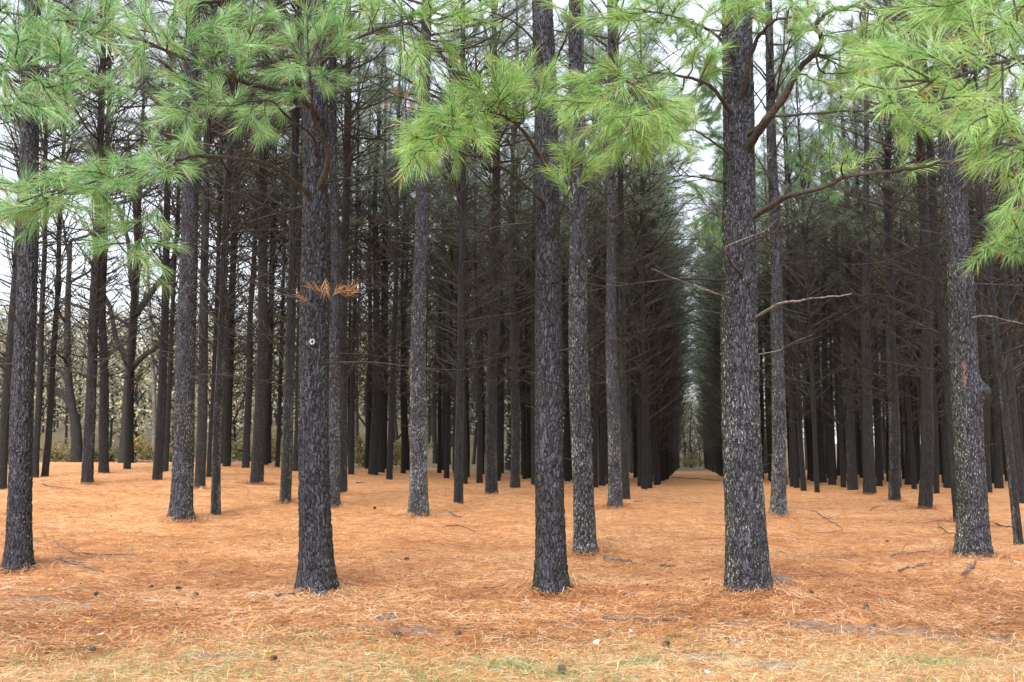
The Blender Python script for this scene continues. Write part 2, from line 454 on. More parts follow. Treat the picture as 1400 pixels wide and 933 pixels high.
# middle-distance trunk shapes, made once at radius 0.2 m and copied
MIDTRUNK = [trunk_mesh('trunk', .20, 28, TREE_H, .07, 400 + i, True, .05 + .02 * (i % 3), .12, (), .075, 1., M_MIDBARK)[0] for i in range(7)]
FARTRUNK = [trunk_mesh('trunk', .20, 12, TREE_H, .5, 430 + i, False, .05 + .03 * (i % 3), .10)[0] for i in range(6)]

def root_at(p, lean=0.0, lean_y=0.0, rz=None):
    o = bpy.data.objects.new('pine_tree', None); COL.objects.link(o)
    o.empty_display_size = .3
    o.location = p
    o.rotation_euler = (lean_y, lean, 0)
    return o

def shared_tree(p, rad, lean=0., lean_y=0., near=False, lichen=.2, lane=False, idx=0, crown=True, cs=1.0, cz=0.0):
    r = root_at(p, lean, lean_y)
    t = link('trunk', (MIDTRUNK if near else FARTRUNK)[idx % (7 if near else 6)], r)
    s = rad / .20
    t.scale = (s, s, 1); t.rotation_euler.z = random.random() * 6.28
    t['lichen'] = float(lichen)
    d = link('deadwood', (DEADWOOD_LANE[idx % 4] if lane and p[1] > 50 else DEADWOOD[(idx * 3) % 7]), r)
    d.rotation_euler.z = random.random() * 6.28
    if lane and p[1] > 50: d.scale = (1.3, 1.3, 1.1)
    if crown:
        c = link('crown', CROWNS[(idx * 5 + 1) % 7], r)
        sc = random.uniform(.85, 1.12)
        if lane: sc *= 1.5
        sc *= cs; c.location.z = cz
        c.scale = (sc, sc, 1); c.rotation_euler.z = random.random() * 6.28
    return r

# ------------------------------------------------------------------ the trees one can tell apart
# px, py of the base, trunk width in px, lean in px (sideways shift by row 300), lichen 0..1, label
HERO = [
 (25, 777, 36, -7, .45, 'stout dark pine at the left edge of the front row, one root flaring left'),
 (433, 806, 50, -14, .45, 'front row pine with a small white knot and an orange dead sprig on its trunk'),
 (753, 808, 46, 0, .25, 'purplish front row pine in the centre carrying the big bright green bough'),
 (1023, 805, 63, 3, .75, 'thickest pine in front, right of centre, with many large crooked limbs'),
 (1331, 760, 46, 1, .8, 'pine at the right with a red bark wound and a swollen burl'),
 (800, 757, 33, -6, .95, 'lichen speckled pine standing just right behind the central front pine'),
 (247, 710, 33, -2, .75, 'stout lichen flecked pine between the left edge pine and the one with the orange sprig'),
 (572, 704, 28, 1, 1.0, 'pale lichen crusted pine halfway between the two left front row pines'),
 (455, 692, 19, -7, .8, 'speckled pine half hidden behind the right side of the pine with the orange sprig'),
 (841, 694, 21, 0, .9, 'pale lichened pine first of the pair left of the open lane'),
 (1064, 703, 23, 5, 1.0, 'pale green lichened pine just right behind the thickest front pine'),
]
MID = [
 (2, 669, 14, 0, .2, 'dark pine cut by the left picture edge behind the stout edge pine'),
 (48, 653, 10, -9, .1, 'thin pine close against the right side of the left edge pine'),
 (61, 652, 10, 2, .1, 'thin pine leaning right beside the left edge pine'),
 (119, 662, 17, -6, .45, 'medium pine with lichened foot, left one of a pair left of the forked bare tree'),
 (142, 647, 15, -10, .1, 'dark pine right one of the pair left of the forked bare tree'),
 (215, 656, 14, 0, .5, 'speckled pine right beside the forked bare tree'),
 (226, 645, 8, 5, .1, 'thin dark pine tucked behind the speckled pine by the forked bare tree'),
 (273, 668, 16, -2, .35, 'medium pine just right behind the stout lichen flecked left pine'),
 (286, 652, 9, 2, .1, 'thin pine between the stout lichen flecked pine and the slim short-rooted one'),
 (295, 703, 14, 5, .9, 'slim pine with pale lichened foot standing forward of its dark neighbours'),
 (312, 635, 8, 3, .1, 'very thin far pine right of the slim pale-footed pine'),
 (336, 640, 11, 6, .1, 'dark slim pine left neighbour of the speckled pine left of the front knot pine'),
 (351, 662, 19, 1, .3, 'straight medium pine with clear light on both sides, left of the knot pine'),
 (363, 636, 7, 2, .1, 'hair-thin far pine right beside the straight medium pine'),
 (379, 638, 7, 4, .1, 'hair-thin far pine left of the pale footed pine near the knot pine'),
 (390, 687, 17, 3, .8, 'pale footed pine a few steps left of the pine with the orange sprig'),
 (404, 644, 10, 0, .1, 'dark thin pine between the pale footed pine and the knot pine'),
 (467, 675, 17, -4, .5, 'medium pine right of the pair around the orange dead sprig'),
 (488, 634, 6, 0, .1, 'hair-thin far pine standing in the light right of the orange sprig'),
 (510, 649, 14, 2, .1, 'dark pine alone in the light left of the lichen crusted pine'),
 (537, 633, 8, 0, .1, 'thin far pine left of the lichen crusted pine'),
 (553, 630, 7, 0, .1, 'very thin far pine hard left of the lichen crusted pine'),
 (595, 634, 8, 2, .1, 'thin dark pine first to the right of the lichen crusted pine'),
 (604, 643, 9, 0, .1, 'slim dark pine second to the right of the lichen crusted pine'),
 (613, 635, 8, 1, .1, 'thin dark pine third to the right of the lichen crusted pine'),
 (627, 688, 14, 0, .5, 'slim forward pine with speckled foot between lichen crusted pine and central pine'),
 (637, 652, 11, 0, .1, 'dark pine touching the right side of the slim forward pine'),
 (657, 648, 11, -1, .1, 'dark slim pine left of the speckled medium pine near the centre'),
 (672, 676, 19, 0, .6, 'speckled medium pine left of the central front pine'),
 (694, 643, 9, 0, .1, 'thin dark pine right of the speckled medium pine near the centre'),
 (704, 667, 15, 1, .6, 'greyish slim pine between the speckled medium pine and the central pine'),
 (716, 642, 9, 1, .1, 'thin dark pine between the greyish slim pine and the central pine'),
 (733, 663, 15, 1, .2, 'dark pine partly hidden behind the left side of the central pine'),
 (774, 655, 10, 0, .1, 'thin dark pine seen between the central pine and its speckled neighbour'),
 (855, 682, 14, -3, .5, 'slimmer second pine of the pair left of the open lane'),
 (866, 645, 10, 0, .1, 'thin dark pine right behind the pair left of the open lane'),
 (878, 665, 14, -2, .1, 'dark pine at the near end of the row left of the open lane'),
 (888, 659, 10, 0, .1, 'dark pine second in the row left of the open lane'),
 (1125, 660, 11, -4, .05, 'slim black pine first of two in the dark stand right of the thickest pine'),
 (1138, 663, 11, 0, .05, 'slim black pine second of two in the dark stand right of the thickest pine'),
 (1166, 669, 15, 4, .4, 'grey-speckled pine left of the blackest pine in the right stand'),
 (1189, 675, 18, 12, .05, 'blackest broad pine in the middle of the right stand'),
 (1223, 686, 17, 8, .7, 'lichened pine right of the blackest pine in the right stand'),
 (1243, 663, 12, 0, .05, 'dark pine between the lichened and the brownish right stand pines'),
 (1265, 695, 20, 12, .15, 'brownish straight pine next left of the burl pine'),
 (1297, 667, 14, 0, .05, 'dark pine just left behind the burl pine'),
 (1312, 714, 16, -10, .1, 'dark pine half hidden by the left side of the burl pine'),
 (1350, 670, 12, 0, .05, 'dark pine immediately right behind the burl pine'),
 (1366, 668, 12, 0, .05, 'dark pine midway between the burl pine and the leaning right edge pine'),
 (1393, 745, 13, -23, .7, 'slim grey pine leaning left at the right picture edge'),
 (1397, 688, 14, -4, .05, 'dark pine at the right picture edge behind the leaning one'),
]
GROUP_FRONT = 'large pines along the front of the plantation'
GROUP_MID = 'pines standing behind the front row'
for (px, py, w, ln, li, lb) in HERO + MID:
    p = on_ground(px, py, True)
    if w > 16: MOUNDS.append((p[0], p[1], .035 + .0012 * w, .22 + p[1] * .004 + w * .004))
MOUNDS.append((on_ground(1060, 830, True)[0], on_ground(1060, 830, True)[1], .10, .8))

PLACED = []
HEROES = {}
def lean_angle(px, py, ln):
    return math.atan(ln / max(py - 300, 1))
for i, (px, py, w, ln, li, lb) in enumerate(HERO):
    p = on_ground(px, py); Y = p[1]
    rad = w * .5 * Y / F * .88
    bumps = ()
    if px == 1331:
        zb = at(px, 535, Y)[2] - p[2]; zs = at(px, 480, Y)[2] - p[2]
        bumps = ((zb, R(-28), .14, .13, .7), (zb - .06, R(-75), .03, .15, .6), (zs, R(-120), -.025, .3, .4), (zb - .3, R(-60), .03, .4, 1.5))
    hi = w > 30
    me, axis = trunk_mesh('trunk', rad, 110 if hi else 64, TREE_H, .022 if hi else .04, 20 + i * 3, True, .035, .33 if px == 433 else .4 if px == 25 else .27, bumps)
    r = root_at(p, lean_angle(px, py, ln))
    t = link('trunk', me, r); t['lichen'] = li
    c = link('crown', CROWNS[i % 7], r); c.rotation_euler.z = i * 1.1; c.location.z = -.3
    # short dead limbs round the trunk, each an object of its own
    rg = random.Random(900 + i)
    for k in range(16 if w > 24 else 20):
        z = rg.uniform(2.4, 7.5) if rg.random() < .85 else rg.uniform(1.2, 2.4)
        az = rg.random() * 6.28
        d = link('dead_branch', DEADBR[rg.randrange(12) if z > 2.4 else rg.choice((0, 3, 6, 9))], r)
        a = axis(z); rr = rad * .75 * (1 - z / 24)
        d.location = (a[0] + math.cos(az) * rr, a[1] + math.sin(az) * rr, z)
        d.rotation_euler = (0, 0, az); s = rg.uniform(.7, 1.15); d.scale = (s, s, s)
    tag(r, lb, 'tree', GROUP_FRONT)
    HEROES[px] = (r, p, Y, rad, axis)
    PLACED.append((p[0], p[1], w))
for i, (px, py, w, ln, li, lb) in enumerate(MID):
    p = on_ground(px, py); Y = p[1]
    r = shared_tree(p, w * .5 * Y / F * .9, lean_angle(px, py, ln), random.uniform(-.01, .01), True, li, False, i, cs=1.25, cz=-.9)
    tag(r, lb, 'tree', GROUP_MID)
    PLACED.append((p[0], p[1], w))

# ------------------------------------------------------------------ the plantation rows behind
def proj(X, Y, Z):
    d = np.array([X, Y, Z - CAMZ]); f = d[1] * CP + d[2] * SP; u = -d[1] * SP + d[2] * CP
    return 700 + F * d[0] / f, 466.5 - F * u / f
VX = (940 - 700) / F
def far_tree(o, Y, label, group, lane, idx, rad):
    X = o + VX * Y + random.uniform(-.2, .2) * (0.5 if lane else 1.4)
    Y = Y + random.uniform(-.5, .5)
    for (qx, qy, w) in PLACED:
        if abs(qy - Y) < 1.3 and abs(qx - X) < .9: return 0
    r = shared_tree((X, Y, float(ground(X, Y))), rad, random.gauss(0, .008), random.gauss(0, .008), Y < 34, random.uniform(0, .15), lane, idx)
    tag(r, label, 'tree', group); PLACED.append((X, Y, 5)); return 1
cnt = 0
k = 0
Y = 40.
while Y < 150:                                   # the rows on either side of the open lane
    k += 1
    cnt += far_tree(-1.6, Y, 'dark pine in the receding row along the left side of the open lane', 'pines lining the left of the lane', True, k, random.uniform(.11, .15))
    if Y > 52:
        cnt += far_tree(2.55, Y, 'dark pine in the receding row along the right side of the open lane', 'pines lining the right of the lane', True, k + 2, random.uniform(.11, .15))
    Y += 3.1 if Y < 80 else 4.6
for j in range(0, 13):                           # right stand
    o = 4.9 + 2.3 * j
    Y = 39 + random.random() * 3
    while Y < 86:
        px = 940 + F * o / Y
        k += 1
        if 1032 < px < 1500:
            cnt += far_tree(o, Y, 'black thin pine deep in the dense stand at the right', 'pines deep in the right stand', False, k, random.uniform(.10, .15))
        Y += 3.4 if Y < 65 else 4.6
for j in range(1, 9):                            # middle and left
    o = -1.6 - 2.3 * j
    Y = 37 + random.random() * 3
    while Y < 100:
        px = 940 + F * o / Y
        k += 1
        lim = 52 if px < 450 else 52 + (px - 450) / 400 * 40
        if px > -60 and Y < lim and (px > 480 or random.random() < .85):
            cnt += far_tree(o, Y, 'dark thin pine deep in the stand between the left edge and the lane', 'pines deep in the middle stand', False, k, random.uniform(.11, .16))
        Y += 3.6 if Y < 65 else 4.8
print('far trees', cnt)

# ------------------------------------------------------------------ live boughs of the front trees
def bough(root, pts, r0, tips, name='branch', nmul=1.0, f0=.35, mat=None, len_=.215, wid=.0030, tint=.55, brown=.06, spread=.62):
    """pts: (px, py, Y) from the trunk outward; tips: (px, py[, Y]) ends of side shoots"""
    W = np.array([at(*q) for q in pts])
    for (r_, p_, Y_, rad_, ax_) in HEROES.values():          # root the limb inside its trunk
        if r_ == root:
            a_ = ax_(W[0][2] - p_[2]); h_ = a_[2]; le = root.rotation_euler.y
            c_ = np.array([p_[0] + a_[0] * math.cos(le) + h_ * math.sin(le), p_[1] + a_[1], W[0][2] - .5 * rad_])
            if np.hypot(*(c_ - W[0])[:2]) < .75: W = np.concatenate([[c_], W])
    P = smooth_path(W, max(10, len(pts) * 6))
    base = np.array(root.location)
    mb = MB(); nb = MB(); O = []; A = []
    rads = r0 * (1 - .8 * np.linspace(0, 1, len(P)) ** .8)
    rads = rads * (1 + .16 * (np.array([random.random() for _ in P]) - .5))
    P = P + (rng.random(P.shape) - .5) * r0 * .7 * np.linspace(.2, 1, len(P))[:, None]
    tube(mb, P, rads, 8)
    scr = np.array([proj(*q) for q in P])
    def spray(S, dirn, L, n, rad):
        """one shoot with tufts along it"""
        nn = 6
        Q = [np.array(S)]; d = norm(dirn)
        for i in range(nn - 1):
            d = norm(d + np.array([random.gauss(0, .12), random.gauss(0, .12), random.gauss(-.02, .1)]))
            Q.append(Q[-1] + d * L / (nn - 1))
        Q = np.array(Q)
        tube(mb, Q, np.linspace(rad, .003, nn), 4)
        return Q
    for tip in tips:
        ppx, ppy = tip[0], tip[1]
        dd = np.hypot(scr[:, 0] - ppx, scr[:, 1] - ppy) + np.linspace(60, 0, len(P))
        k = int(np.argmin(dd)); k = max(0, min(k, len(P) - 1))
        k = max(int(len(P) * .15), k - 2)
        Yt = tip[2] if len(tip) > 2 else P[k][1] + random.uniform(-.45, .35)
        E = at(ppx, ppy, Yt)
        S = P[k]; mid = (S + E) / 2 + np.array([0, 0, -.06 * np.linalg.norm(E - S)]) + np.array([random.gauss(0, .05) for _ in range(3)])
        Q = smooth_path([S, mid, E], 9)
        tube(mb, Q, np.linspace(min(.014, rads[k] * .7), .004, 9), 5)
        L = np.linalg.norm(E - S)
        m = int((3.2 + 2.9 * L) * nmul)
        for j in range(m):
            u = 1 - random.random() ** 1.3 * .65 if j else 1.0
            i = min(int(u * 8), 7); t = u * 8 - i
            S2 = Q[i] * (1 - t) + Q[i + 1] * t
            d = norm(Q[i + 1] - Q[i])
            if j:
                d = norm(d + np.array([random.gauss(0, spread), random.gauss(0, spread), random.gauss(.04, spread * .42)]))
                QQ = spray(S2, d, random.uniform(.12, .34), 6, .006)
                for q_ in (5, 4, 3, 2):
                    O.append(QQ[q_]); A.append(QQ[q_] - QQ[q_ - 1])
            else:
                O += [S2, Q[7], Q[6], Q[5]]; A += [d, d, Q[7] - Q[6], Q[6] - Q[5]]
    b = link(name, None or mb_shift(mb, base, name, [mat or M_LIMB]), root)
    undo(b, root)
    if O:
        needles(nb, O, A, 16 if tint < 2 else 7, len_, wid, .07, (7, 40), .28, 0, tint, .33, brown)
        nd = link('needles', mb_shift(nb, base, 'needles', [M_DEADNEEDLE if tint > 2 else (M_BLUENEEDLE if pts[-1][0] < 520 or tint < .3 else M_NEEDLE)]), b)
    return b
def mb_shift(mb, base, name, mats):
    mb.v = [v - np.asarray(base, np.float32) for v in mb.v]
    return mb.mesh(name, mats)
def undo(b, root):
    """the bough was modelled in place: cancel the lean of its tree"""
    b.rotation_mode = 'QUATERNION'
    b.rotation_quaternion = root.rotation_euler.to_quaternion().inverted()

def fill(x0, x1, y0, y1, n, seed):
    rg = random.Random(seed)
    return [(rg.uniform(x0, x1), rg.uniform(y0, y1)) for _ in range(n)]

def hr(px):
    r, p, Y, rad, ax = HEROES[px]; return r, Y - rad * .6
# --- the pine with the orange sprig (left front)
r, Y = hr(433)
bough(r, [(424, 268, Y), (394, 243, Y - .6), (360, 223, Y - 1.2), (274, 214, Y - 2.0), (192, 233, Y - 2.6), (103, 255, Y - 3.0), (25, 275, Y - 3.2)], .034,
      [(0, 272), (0, 298), (30, 262), (45, 290), (70, 245), (85, 285), (120, 235), (130, 268), (160, 222), (175, 255), (205, 212), (225, 240), (240, 200), (265, 205), (8, 250), (60, 270), (110, 262), (150, 245), (190, 228), (35, 285), (95, 240)], f0=.5, nmul=1.25)
bough(r, [(300, 214, Y - 1.8), (240, 250, Y - 2.2), (205, 300, Y - 2.4), (185, 335, Y - 2.5)], .012,
      [(150, 320), (180, 345), (200, 365), (170, 310), (205, 330), (140, 335), (215, 300)], nmul=.9)
bough(r, [(436, 262, Y), (449, 212, Y - .3), (430, 165, Y - .6), (425, 120, Y - .9), (418, 70, Y - 1.1)], .05,
      [(415, 105), (440, 95), (400, 125), (450, 120), (405, 70), (430, 45), (455, 60), (385, 95), (420, 20), (445, 20), (470, 30), (390, 40), (380, 150), (455, 5)], nmul=1.1)
bough(r, [(428, 188, Y - .5), (394, 161, Y - 1.0), (367, 137, Y - 1.4), (310, 145, Y - 1.9), (257, 140, Y - 2.2)], .022,
      [(235, 130), (250, 155), (270, 120), (285, 145), (300, 120), (325, 135), (345, 150), (360, 165), (230, 160), (350, 175), (265, 165)], nmul=1.1)
bough(r, [(428, 150, Y - .2), (394, 127, Y - 1.0), (343, 115, Y - 1.6), (295, 96, Y - 2.2), (216, 65, Y - 2.9), (127, 31, Y - 3.3), (74, 0, Y - 3.5), (30, -30, Y - 3.7)], .042,
      [(245, 70), (275, 40), (300, 70), (330, 90), (350, 50), (230, 30), (200, 20), (170, 40), (260, 15), (310, 20), (180, 90), (320, 50), (290, 100), (150, 10), (355, 20)], nmul=1.15)
bough(r, [(436, 90, Y), (470, 62, Y - .8), (520, 40, Y - 1.4), (580, 30, Y - 1.9), (640, 15, Y - 2.1)], .026,
      [(480, 35), (500, 60), (515, 20), (540, 55), (560, 20), (575, 60), (600, 35), (620, 20), (640, 30), (655, 10), (535, 10), (495, 5), (580, 95), (560, 80), (590, 10), (610, 60)], nmul=1.1)
bough(r, [(415, 308, Y), (394, 298, Y - .3), (360, 281, Y - .6), (326, 264, Y - .8), (281, 259, Y - .9)], .022, [], name='dead_branch')
bough(r, [(360, 281, Y - .6), (385, 240, Y - .8), (402, 215, Y - .9)], .009, [], name='dead_branch')
b = bough(r, [(428, 408, Y), (438, 398, Y - .5), (455, 392, Y - .7)], .008, [(410, 402, Y - .7), (425, 392, Y - .7), (445, 398, Y - .7), (465, 395, Y - .7), (484, 397, Y - .7), (480, 388, Y - .8)], name='dead_branch', tint=3, nmul=.3, len_=.16)
b['label'] = 'dead sprig of orange needles'
# --- left edge pine and an unseen neighbour at the left
r, Y = hr(25)
bough(r, [(33, 170, Y), (60, 140, Y - .8), (100, 125, Y - 1.4), (150, 118, Y - 1.8)], .022, [(70, 110), (100, 135), (125, 105), (150, 130), (175, 112), (85, 150)], nmul=.8, tint=.4)
# --- central pine
r, Y = hr(753)
bough(r, [(750, 235, Y), (732, 205, Y - .4), (714, 178, Y - .8), (690, 160, Y - 1.3), (650, 150, Y - 1.8), (610, 165, Y - 2.2)], .028,
      [(560, 205), (570, 190), (585, 172), (600, 160), (620, 150), (635, 135), (655, 122), (680, 112), (705, 105), (730, 100), (745, 110), (600, 185), (625, 175), (645, 160), (670, 145), (695, 130), (720, 125), (735, 140), (580, 200), (640, 180), (665, 168), (690, 150), (715, 150), (655, 190), (565, 212), (612, 158), (590, 185), (676, 128), (700, 118)], nmul=1.25)
bough(r, [(744, 278, Y), (712, 248, Y - .4), (680, 223, Y - .7), (652, 192, Y - 1.1), (610, 195, Y - 1.5)], .026,
      [(565, 205), (585, 195), (605, 185), (630, 180), (655, 172), (590, 208), (620, 195)], nmul=1.1)
bough(r, [(754, 322, Y), (766, 292, Y - .4), (778, 262, Y - .7), (789, 240, Y - 1.0)], .02,
      [(770, 235), (785, 215), (805, 225), (815, 215), (765, 248), (800, 240), (780, 205)], nmul=.8)
bough(r, [(745, 95, Y), (731, 58, Y - .3), (705, 32, Y - .5), (680, 20, Y - .7), (650, 12, Y - .8)], .022, [], name='dead_branch')
bough(r, [(758, 84, Y), (772, 55, Y - .2), (782, 31, Y - .3), (786, 0, Y - .4)], .024, [(795, 30), (775, 10), (800, 10)], nmul=.6)
bough(r, [(762, 150, Y), (790, 110, Y + .3), (840, 66, Y + .2), (872, 44, Y), (915, 75, Y - .2)], .02, [], name='dead_branch')
# --- thickest pine
r, Y = hr(1023)
bough(r, [(1026, 198, Y), (1047, 165, Y - .3), (1071, 134, Y - .5), (1091, 96, Y - .7), (1117, 70, Y - .9), (1122, 51, Y - 1.0), (1117, 34, Y - 1.1), (1139, 14, Y - 1.3), (1181, 10, Y - 1.6), (1240, 15, Y - 1.9)], .055,
      [(1130, 90), (1150, 70), (1170, 85), (1190, 98), (1200, 75), (1160, 100), (1140, 50), (1180, 40), (1205, 30), (1230, 40), (1250, 10), (1215, 60), (1110, 110), (1175, 105), (1225, 85), (1100, 20), (1160, 15), (1270, 25)], nmul=1.0)
bough(r, [(1014, 128, Y), (1030, 65, Y - .3), (1047, 38, Y - .5), (1070, 25, Y - .7), (1110, 28, Y - .9)], .042, [(1065, 10), (1090, 15), (1040, 10), (1080, 40), (1110, 10)], nmul=.8)
bough(r, [(1050, 163, Y - .3), (1080, 158, Y - .5), (1112, 156, Y - .7), (1160, 152, Y - .9), (1215, 156, Y - 1.1), (1260, 160, Y - 1.3)], .024,
      [(1215, 135), (1235, 165), (1250, 140), (1270, 155), (1285, 135), (1240, 120), (1295, 165), (1265, 175), (1225, 150)], nmul=1.0)
bough(r, [(1036, 293, Y), (1058, 280, Y - .3), (1081, 267, Y - .6), (1133, 254, Y - .9), (1160, 240, Y - 1.1), (1229, 233, Y - 1.4), (1290, 223, Y - 1.7), (1366, 214, Y - 2.0), (1392, 240, Y - 2.1)], .042,
      [(1155, 215), (1170, 225), (1235, 215), (1245, 235), (1385, 270), (1398, 300), (1390, 325), (1380, 345), (1150, 230)], nmul=.55, f0=.2)
bough(r, [(1040, 430, Y), (1067, 415, Y - .4), (1090, 412, Y - .6), (1112, 408, Y - .8), (1163, 403, Y - 1.1)], .024, [], name='dead_branch', mat=M_GREYLIMB)
bough(r, [(999, 410, Y), (975, 400, Y - .4), (954, 393, Y - .6), (920, 380, Y - .8), (890, 367, Y - .9)], .017, [], name='dead_branch', mat=M_GREYLIMB)
bough(r, [(1012, 376, Y), (1000, 360, Y - .3), (990, 345, Y - .5), (961, 326, Y - .7)], .024, [], name='dead_branch')
bough(r, [(991, 342, Y - .5), (1015, 328, Y - .7), (1047, 314, Y - .9), (1062, 300, Y - 1.0)], .015, [], name='dead_branch', mat=M_GREYLIMB)
bough(r, [(1021, 390, Y), (1033, 382, Y - .3), (1047, 375, Y - .4)], .018, [], name='dead_branch')
bough(r, [(1062, 480, Y + .6), (1085, 468, Y + .2), (1112, 457, Y)], .009, [], name='dead_branch', mat=M_GREYLIMB)
bough(r, [(1028, 135, Y), (1040, 122, Y - .2), (1053, 110, Y - .3)], .016, [], name='dead_branch', mat=M_GREYLIMB)
bough(r, [(996, 150, Y), (971, 118, Y - .6), (930, 104, Y - 1.1), (895, 100, Y - 1.5), (872, 115, Y - 1.8), (866, 140, Y - 1.9)], .03,
      [(780, 105), (800, 120), (820, 100), (835, 125), (850, 105), (860, 150), (880, 90), (900, 125), (915, 90), (930, 120), (945, 80), (960, 100), (975, 75), (820, 140), (840, 160), (800, 150), (870, 175), (890, 160), (910, 180), (925, 150), (845, 190), (865, 200), (940, 165), (785, 140), (905, 145), (880, 195), (950, 130), (830, 175), (925, 195)], nmul=1.2)
bough(r, [(990, 205, Y), (965, 188, Y - .4), (947, 178, Y - .7), (915, 180, Y - 1.0)], .02, [(935, 160), (920, 175), (905, 190), (930, 195), (945, 170), (890, 185)], nmul=.8)
bough(r, [(1000, 75, Y), (975, 45, Y - .7), (930, 25, Y - 1.4), (880, 15, Y - 1.9)], .026,
      [(840, 10), (860, 25), (880, 0), (900, 30), (925, 10), (950, 35), (970, 15), (990, 10), (1010, 20), (830, 25), (870, 5), (960, 60), (1030, 5), (905, 8), (935, 30)], nmul=1.15)
# --- burl pine
r, Y = hr(1331)
bough(r, [(1326, 436, Y), (1350, 432, Y - .3), (1375, 438, Y - .4), (1410, 445, Y - .5)], .02, [], name='dead_branch', mat=M_GREYLIMB)
bough(r, [(1312, 262, Y), (1340, 245, Y - .2), (1372, 230, Y - .4), (1385, 200, Y - .5)], .016, [], name='dead_branch')
bough(r, [(1305, 130, Y), (1340, 110, Y - .6), (1370, 120, Y - 1), (1410, 125, Y - 1.3)], .022, [(1330, 90), (1350, 130), (1370, 100), (1390, 140), (1320, 150), (1340, 165)], nmul=.9)
# --- lichen crusted pine
r, Y = hr(572)
bough(r, [(567, 276, Y), (548, 252, Y - .3), (529, 233, Y - .5), (495, 195, Y - .8), (467, 165, Y - 1)], .024, [], name='dead_branch')
bough(r, [(578, 288, Y), (605, 272, Y), (631, 261, Y - .2), (652, 235, Y - .3)], .016, [], name='dead_branch')
b = bough(r, [(568, 190, Y), (555, 160, Y - .4), (548, 135, Y - .6)], .01, [(525, 145, Y - .7), (540, 125, Y - .7), (555, 130, Y - .7), (563, 145, Y - .7)], name='dead_branch', tint=3, nmul=.4, len_=.2)
b['label'] = 'dead twig of orange needles'
# --- lichen flecked left pine
r, Y = hr(247)
bough(r, [(256, 385, Y), (244, 365, Y - .3), (243, 340, Y - .4)], .016, [], name='dead_branch')
bough(r, [(262, 330, Y), (290, 345, Y), (325, 310, Y), (345, 295, Y)], .016, [], name='dead_branch')
bough(r, [(258, 120, Y), (220, 85, Y - .8), (170, 75, Y - 1.4), (120, 85, Y - 1.9)], .024, [(130, 70), (160, 95), (185, 60), (210, 100), (110, 95), (145, 110), (90, 80)], nmul=.8, tint=.35)

# --- live and dead limbs of the pines beside the open lane
r, Y = hr(841)
bough(r, [(836, 240, Y), (870, 200, Y - .5), (910, 175, Y - .9), (955, 165, Y - 1.2)], .03, fill(880, 985, 120, 220, 14, 1), nmul=.9, tint=.22, wid=.005)
bough(r, [(836, 150, Y), (880, 105, Y - .4), (925, 70, Y - .8), (970, 50, Y - 1)], .03, fill(880, 990, 20, 120, 16, 2), nmul=.9, tint=.22, wid=.005)
bough(r, [(837, 300, Y), (875, 275, Y - .3), (915, 245, Y - .6), (950, 240, Y - .8)], .026, fill(915, 975, 215, 270, 6, 3), nmul=.6, tint=.18, wid=.005)
bough(r, [(835, 120, Y), (800, 80, Y - .3), (765, 55, Y - .5)], .026, fill(770, 830, 20, 110, 9, 4), nmul=.8, tint=.22, wid=.005)
r, Y = hr(1064)
for q_, (tp, f_) in enumerate((((1100, 150), (1060, 1150, 90, 190)), ((1110, 70), (1070, 1160, 10, 110)), ((1015, 110), (960, 1050, 40, 170)), ((1020, 200), (955, 1040, 150, 260)), ((1000, 290), (940, 1005, 230, 340)), ((1000, 60), (945, 1010, 90, 200)), ((1105, 230), (1080, 1150, 190, 270)))):
    y0_ = tp[1] + 60
    bough(r, [(1058, y0_, Y), ((1058 + tp[0]) / 2, y0_ - 38, Y - .3), (tp[0], tp[1], Y - .6), (tp[0] + (25 if tp[0] > 1058 else -25), tp[1] - 12, Y - .8)], .028, fill(*f_, 13, 10 + q_), nmul=.85, tint=.22, wid=.005)

# two more front trees just outside the frame, whose branches hang into it
def outside_tree(X, Yp, rad, label, seed):
    p = np.array([X, Yp, float(ground(X, Yp))])
    r = root_at(p); me, ax = trunk_mesh('trunk', rad, 40, TREE_H, .05, seed, True)
    t = link('trunk', me, r); t['lichen'] = .5
    c = link('crown', CROWNS[seed % 7], r)
    tag(r, label, 'tree', GROUP_FRONT); return r
rr_ = outside_tree(5.0, 7.6, .17, 'pine outside the right picture edge whose bright needles hang into the top right corner', 61)
bough(rr_, [(1621, 165, 7.6), (1520, 105, 6.5), (1440, 75, 5.9), (1370, 85, 5.5), (1310, 105, 5.2), (1230, 110, 5.0)], .03,
      [(1180, 115), (1200, 95), (1230, 90), (1245, 125), (1270, 75), (1290, 110), (1310, 60), (1320, 130), (1340, 80), (1360, 120), (1380, 60), (1395, 110), (1300, 150), (1350, 160), (1390, 170), (1260, 140), (1215, 130), (1330, 40), (1380, 30), (1275, 50), (1370, 145)], nmul=.58, wid=.0028, tint=.6, len_=.17)
bough(rr_, [(1621, 230, 7.6), (1520, 190, 6.6), (1450, 180, 6.0), (1400, 190, 5.7), (1365, 205, 5.5)], .024,
      [(1340, 190), (1360, 220), (1385, 180), (1398, 230), (1375, 250), (1410, 270), (1395, 205), (1350, 170)], nmul=.9, wid=.0028, tint=.6, len_=.17)
bough(rr_, [(1621, 330, 7.6), (1530, 320, 6.8), (1460, 318, 6.2), (1400, 325, 5.9), (1375, 330, 5.8)], .016,
      [(1345, 340), (1360, 320), (1385, 300), (1390, 345), (1410, 330)], nmul=.55, wid=.0028, tint=.4, len_=.17)
bough(rr_, [(1621, 20, 7.6), (1500, 0, 6.8), (1420, -5, 6.3), (1330, 0, 6.0)], .03, [(1290, 10), (1320, 25), (1350, 10), (1380, 20), (1400, 5), (1310, -10), (1360, 40), (1260, 15)], nmul=.9, tint=.55)
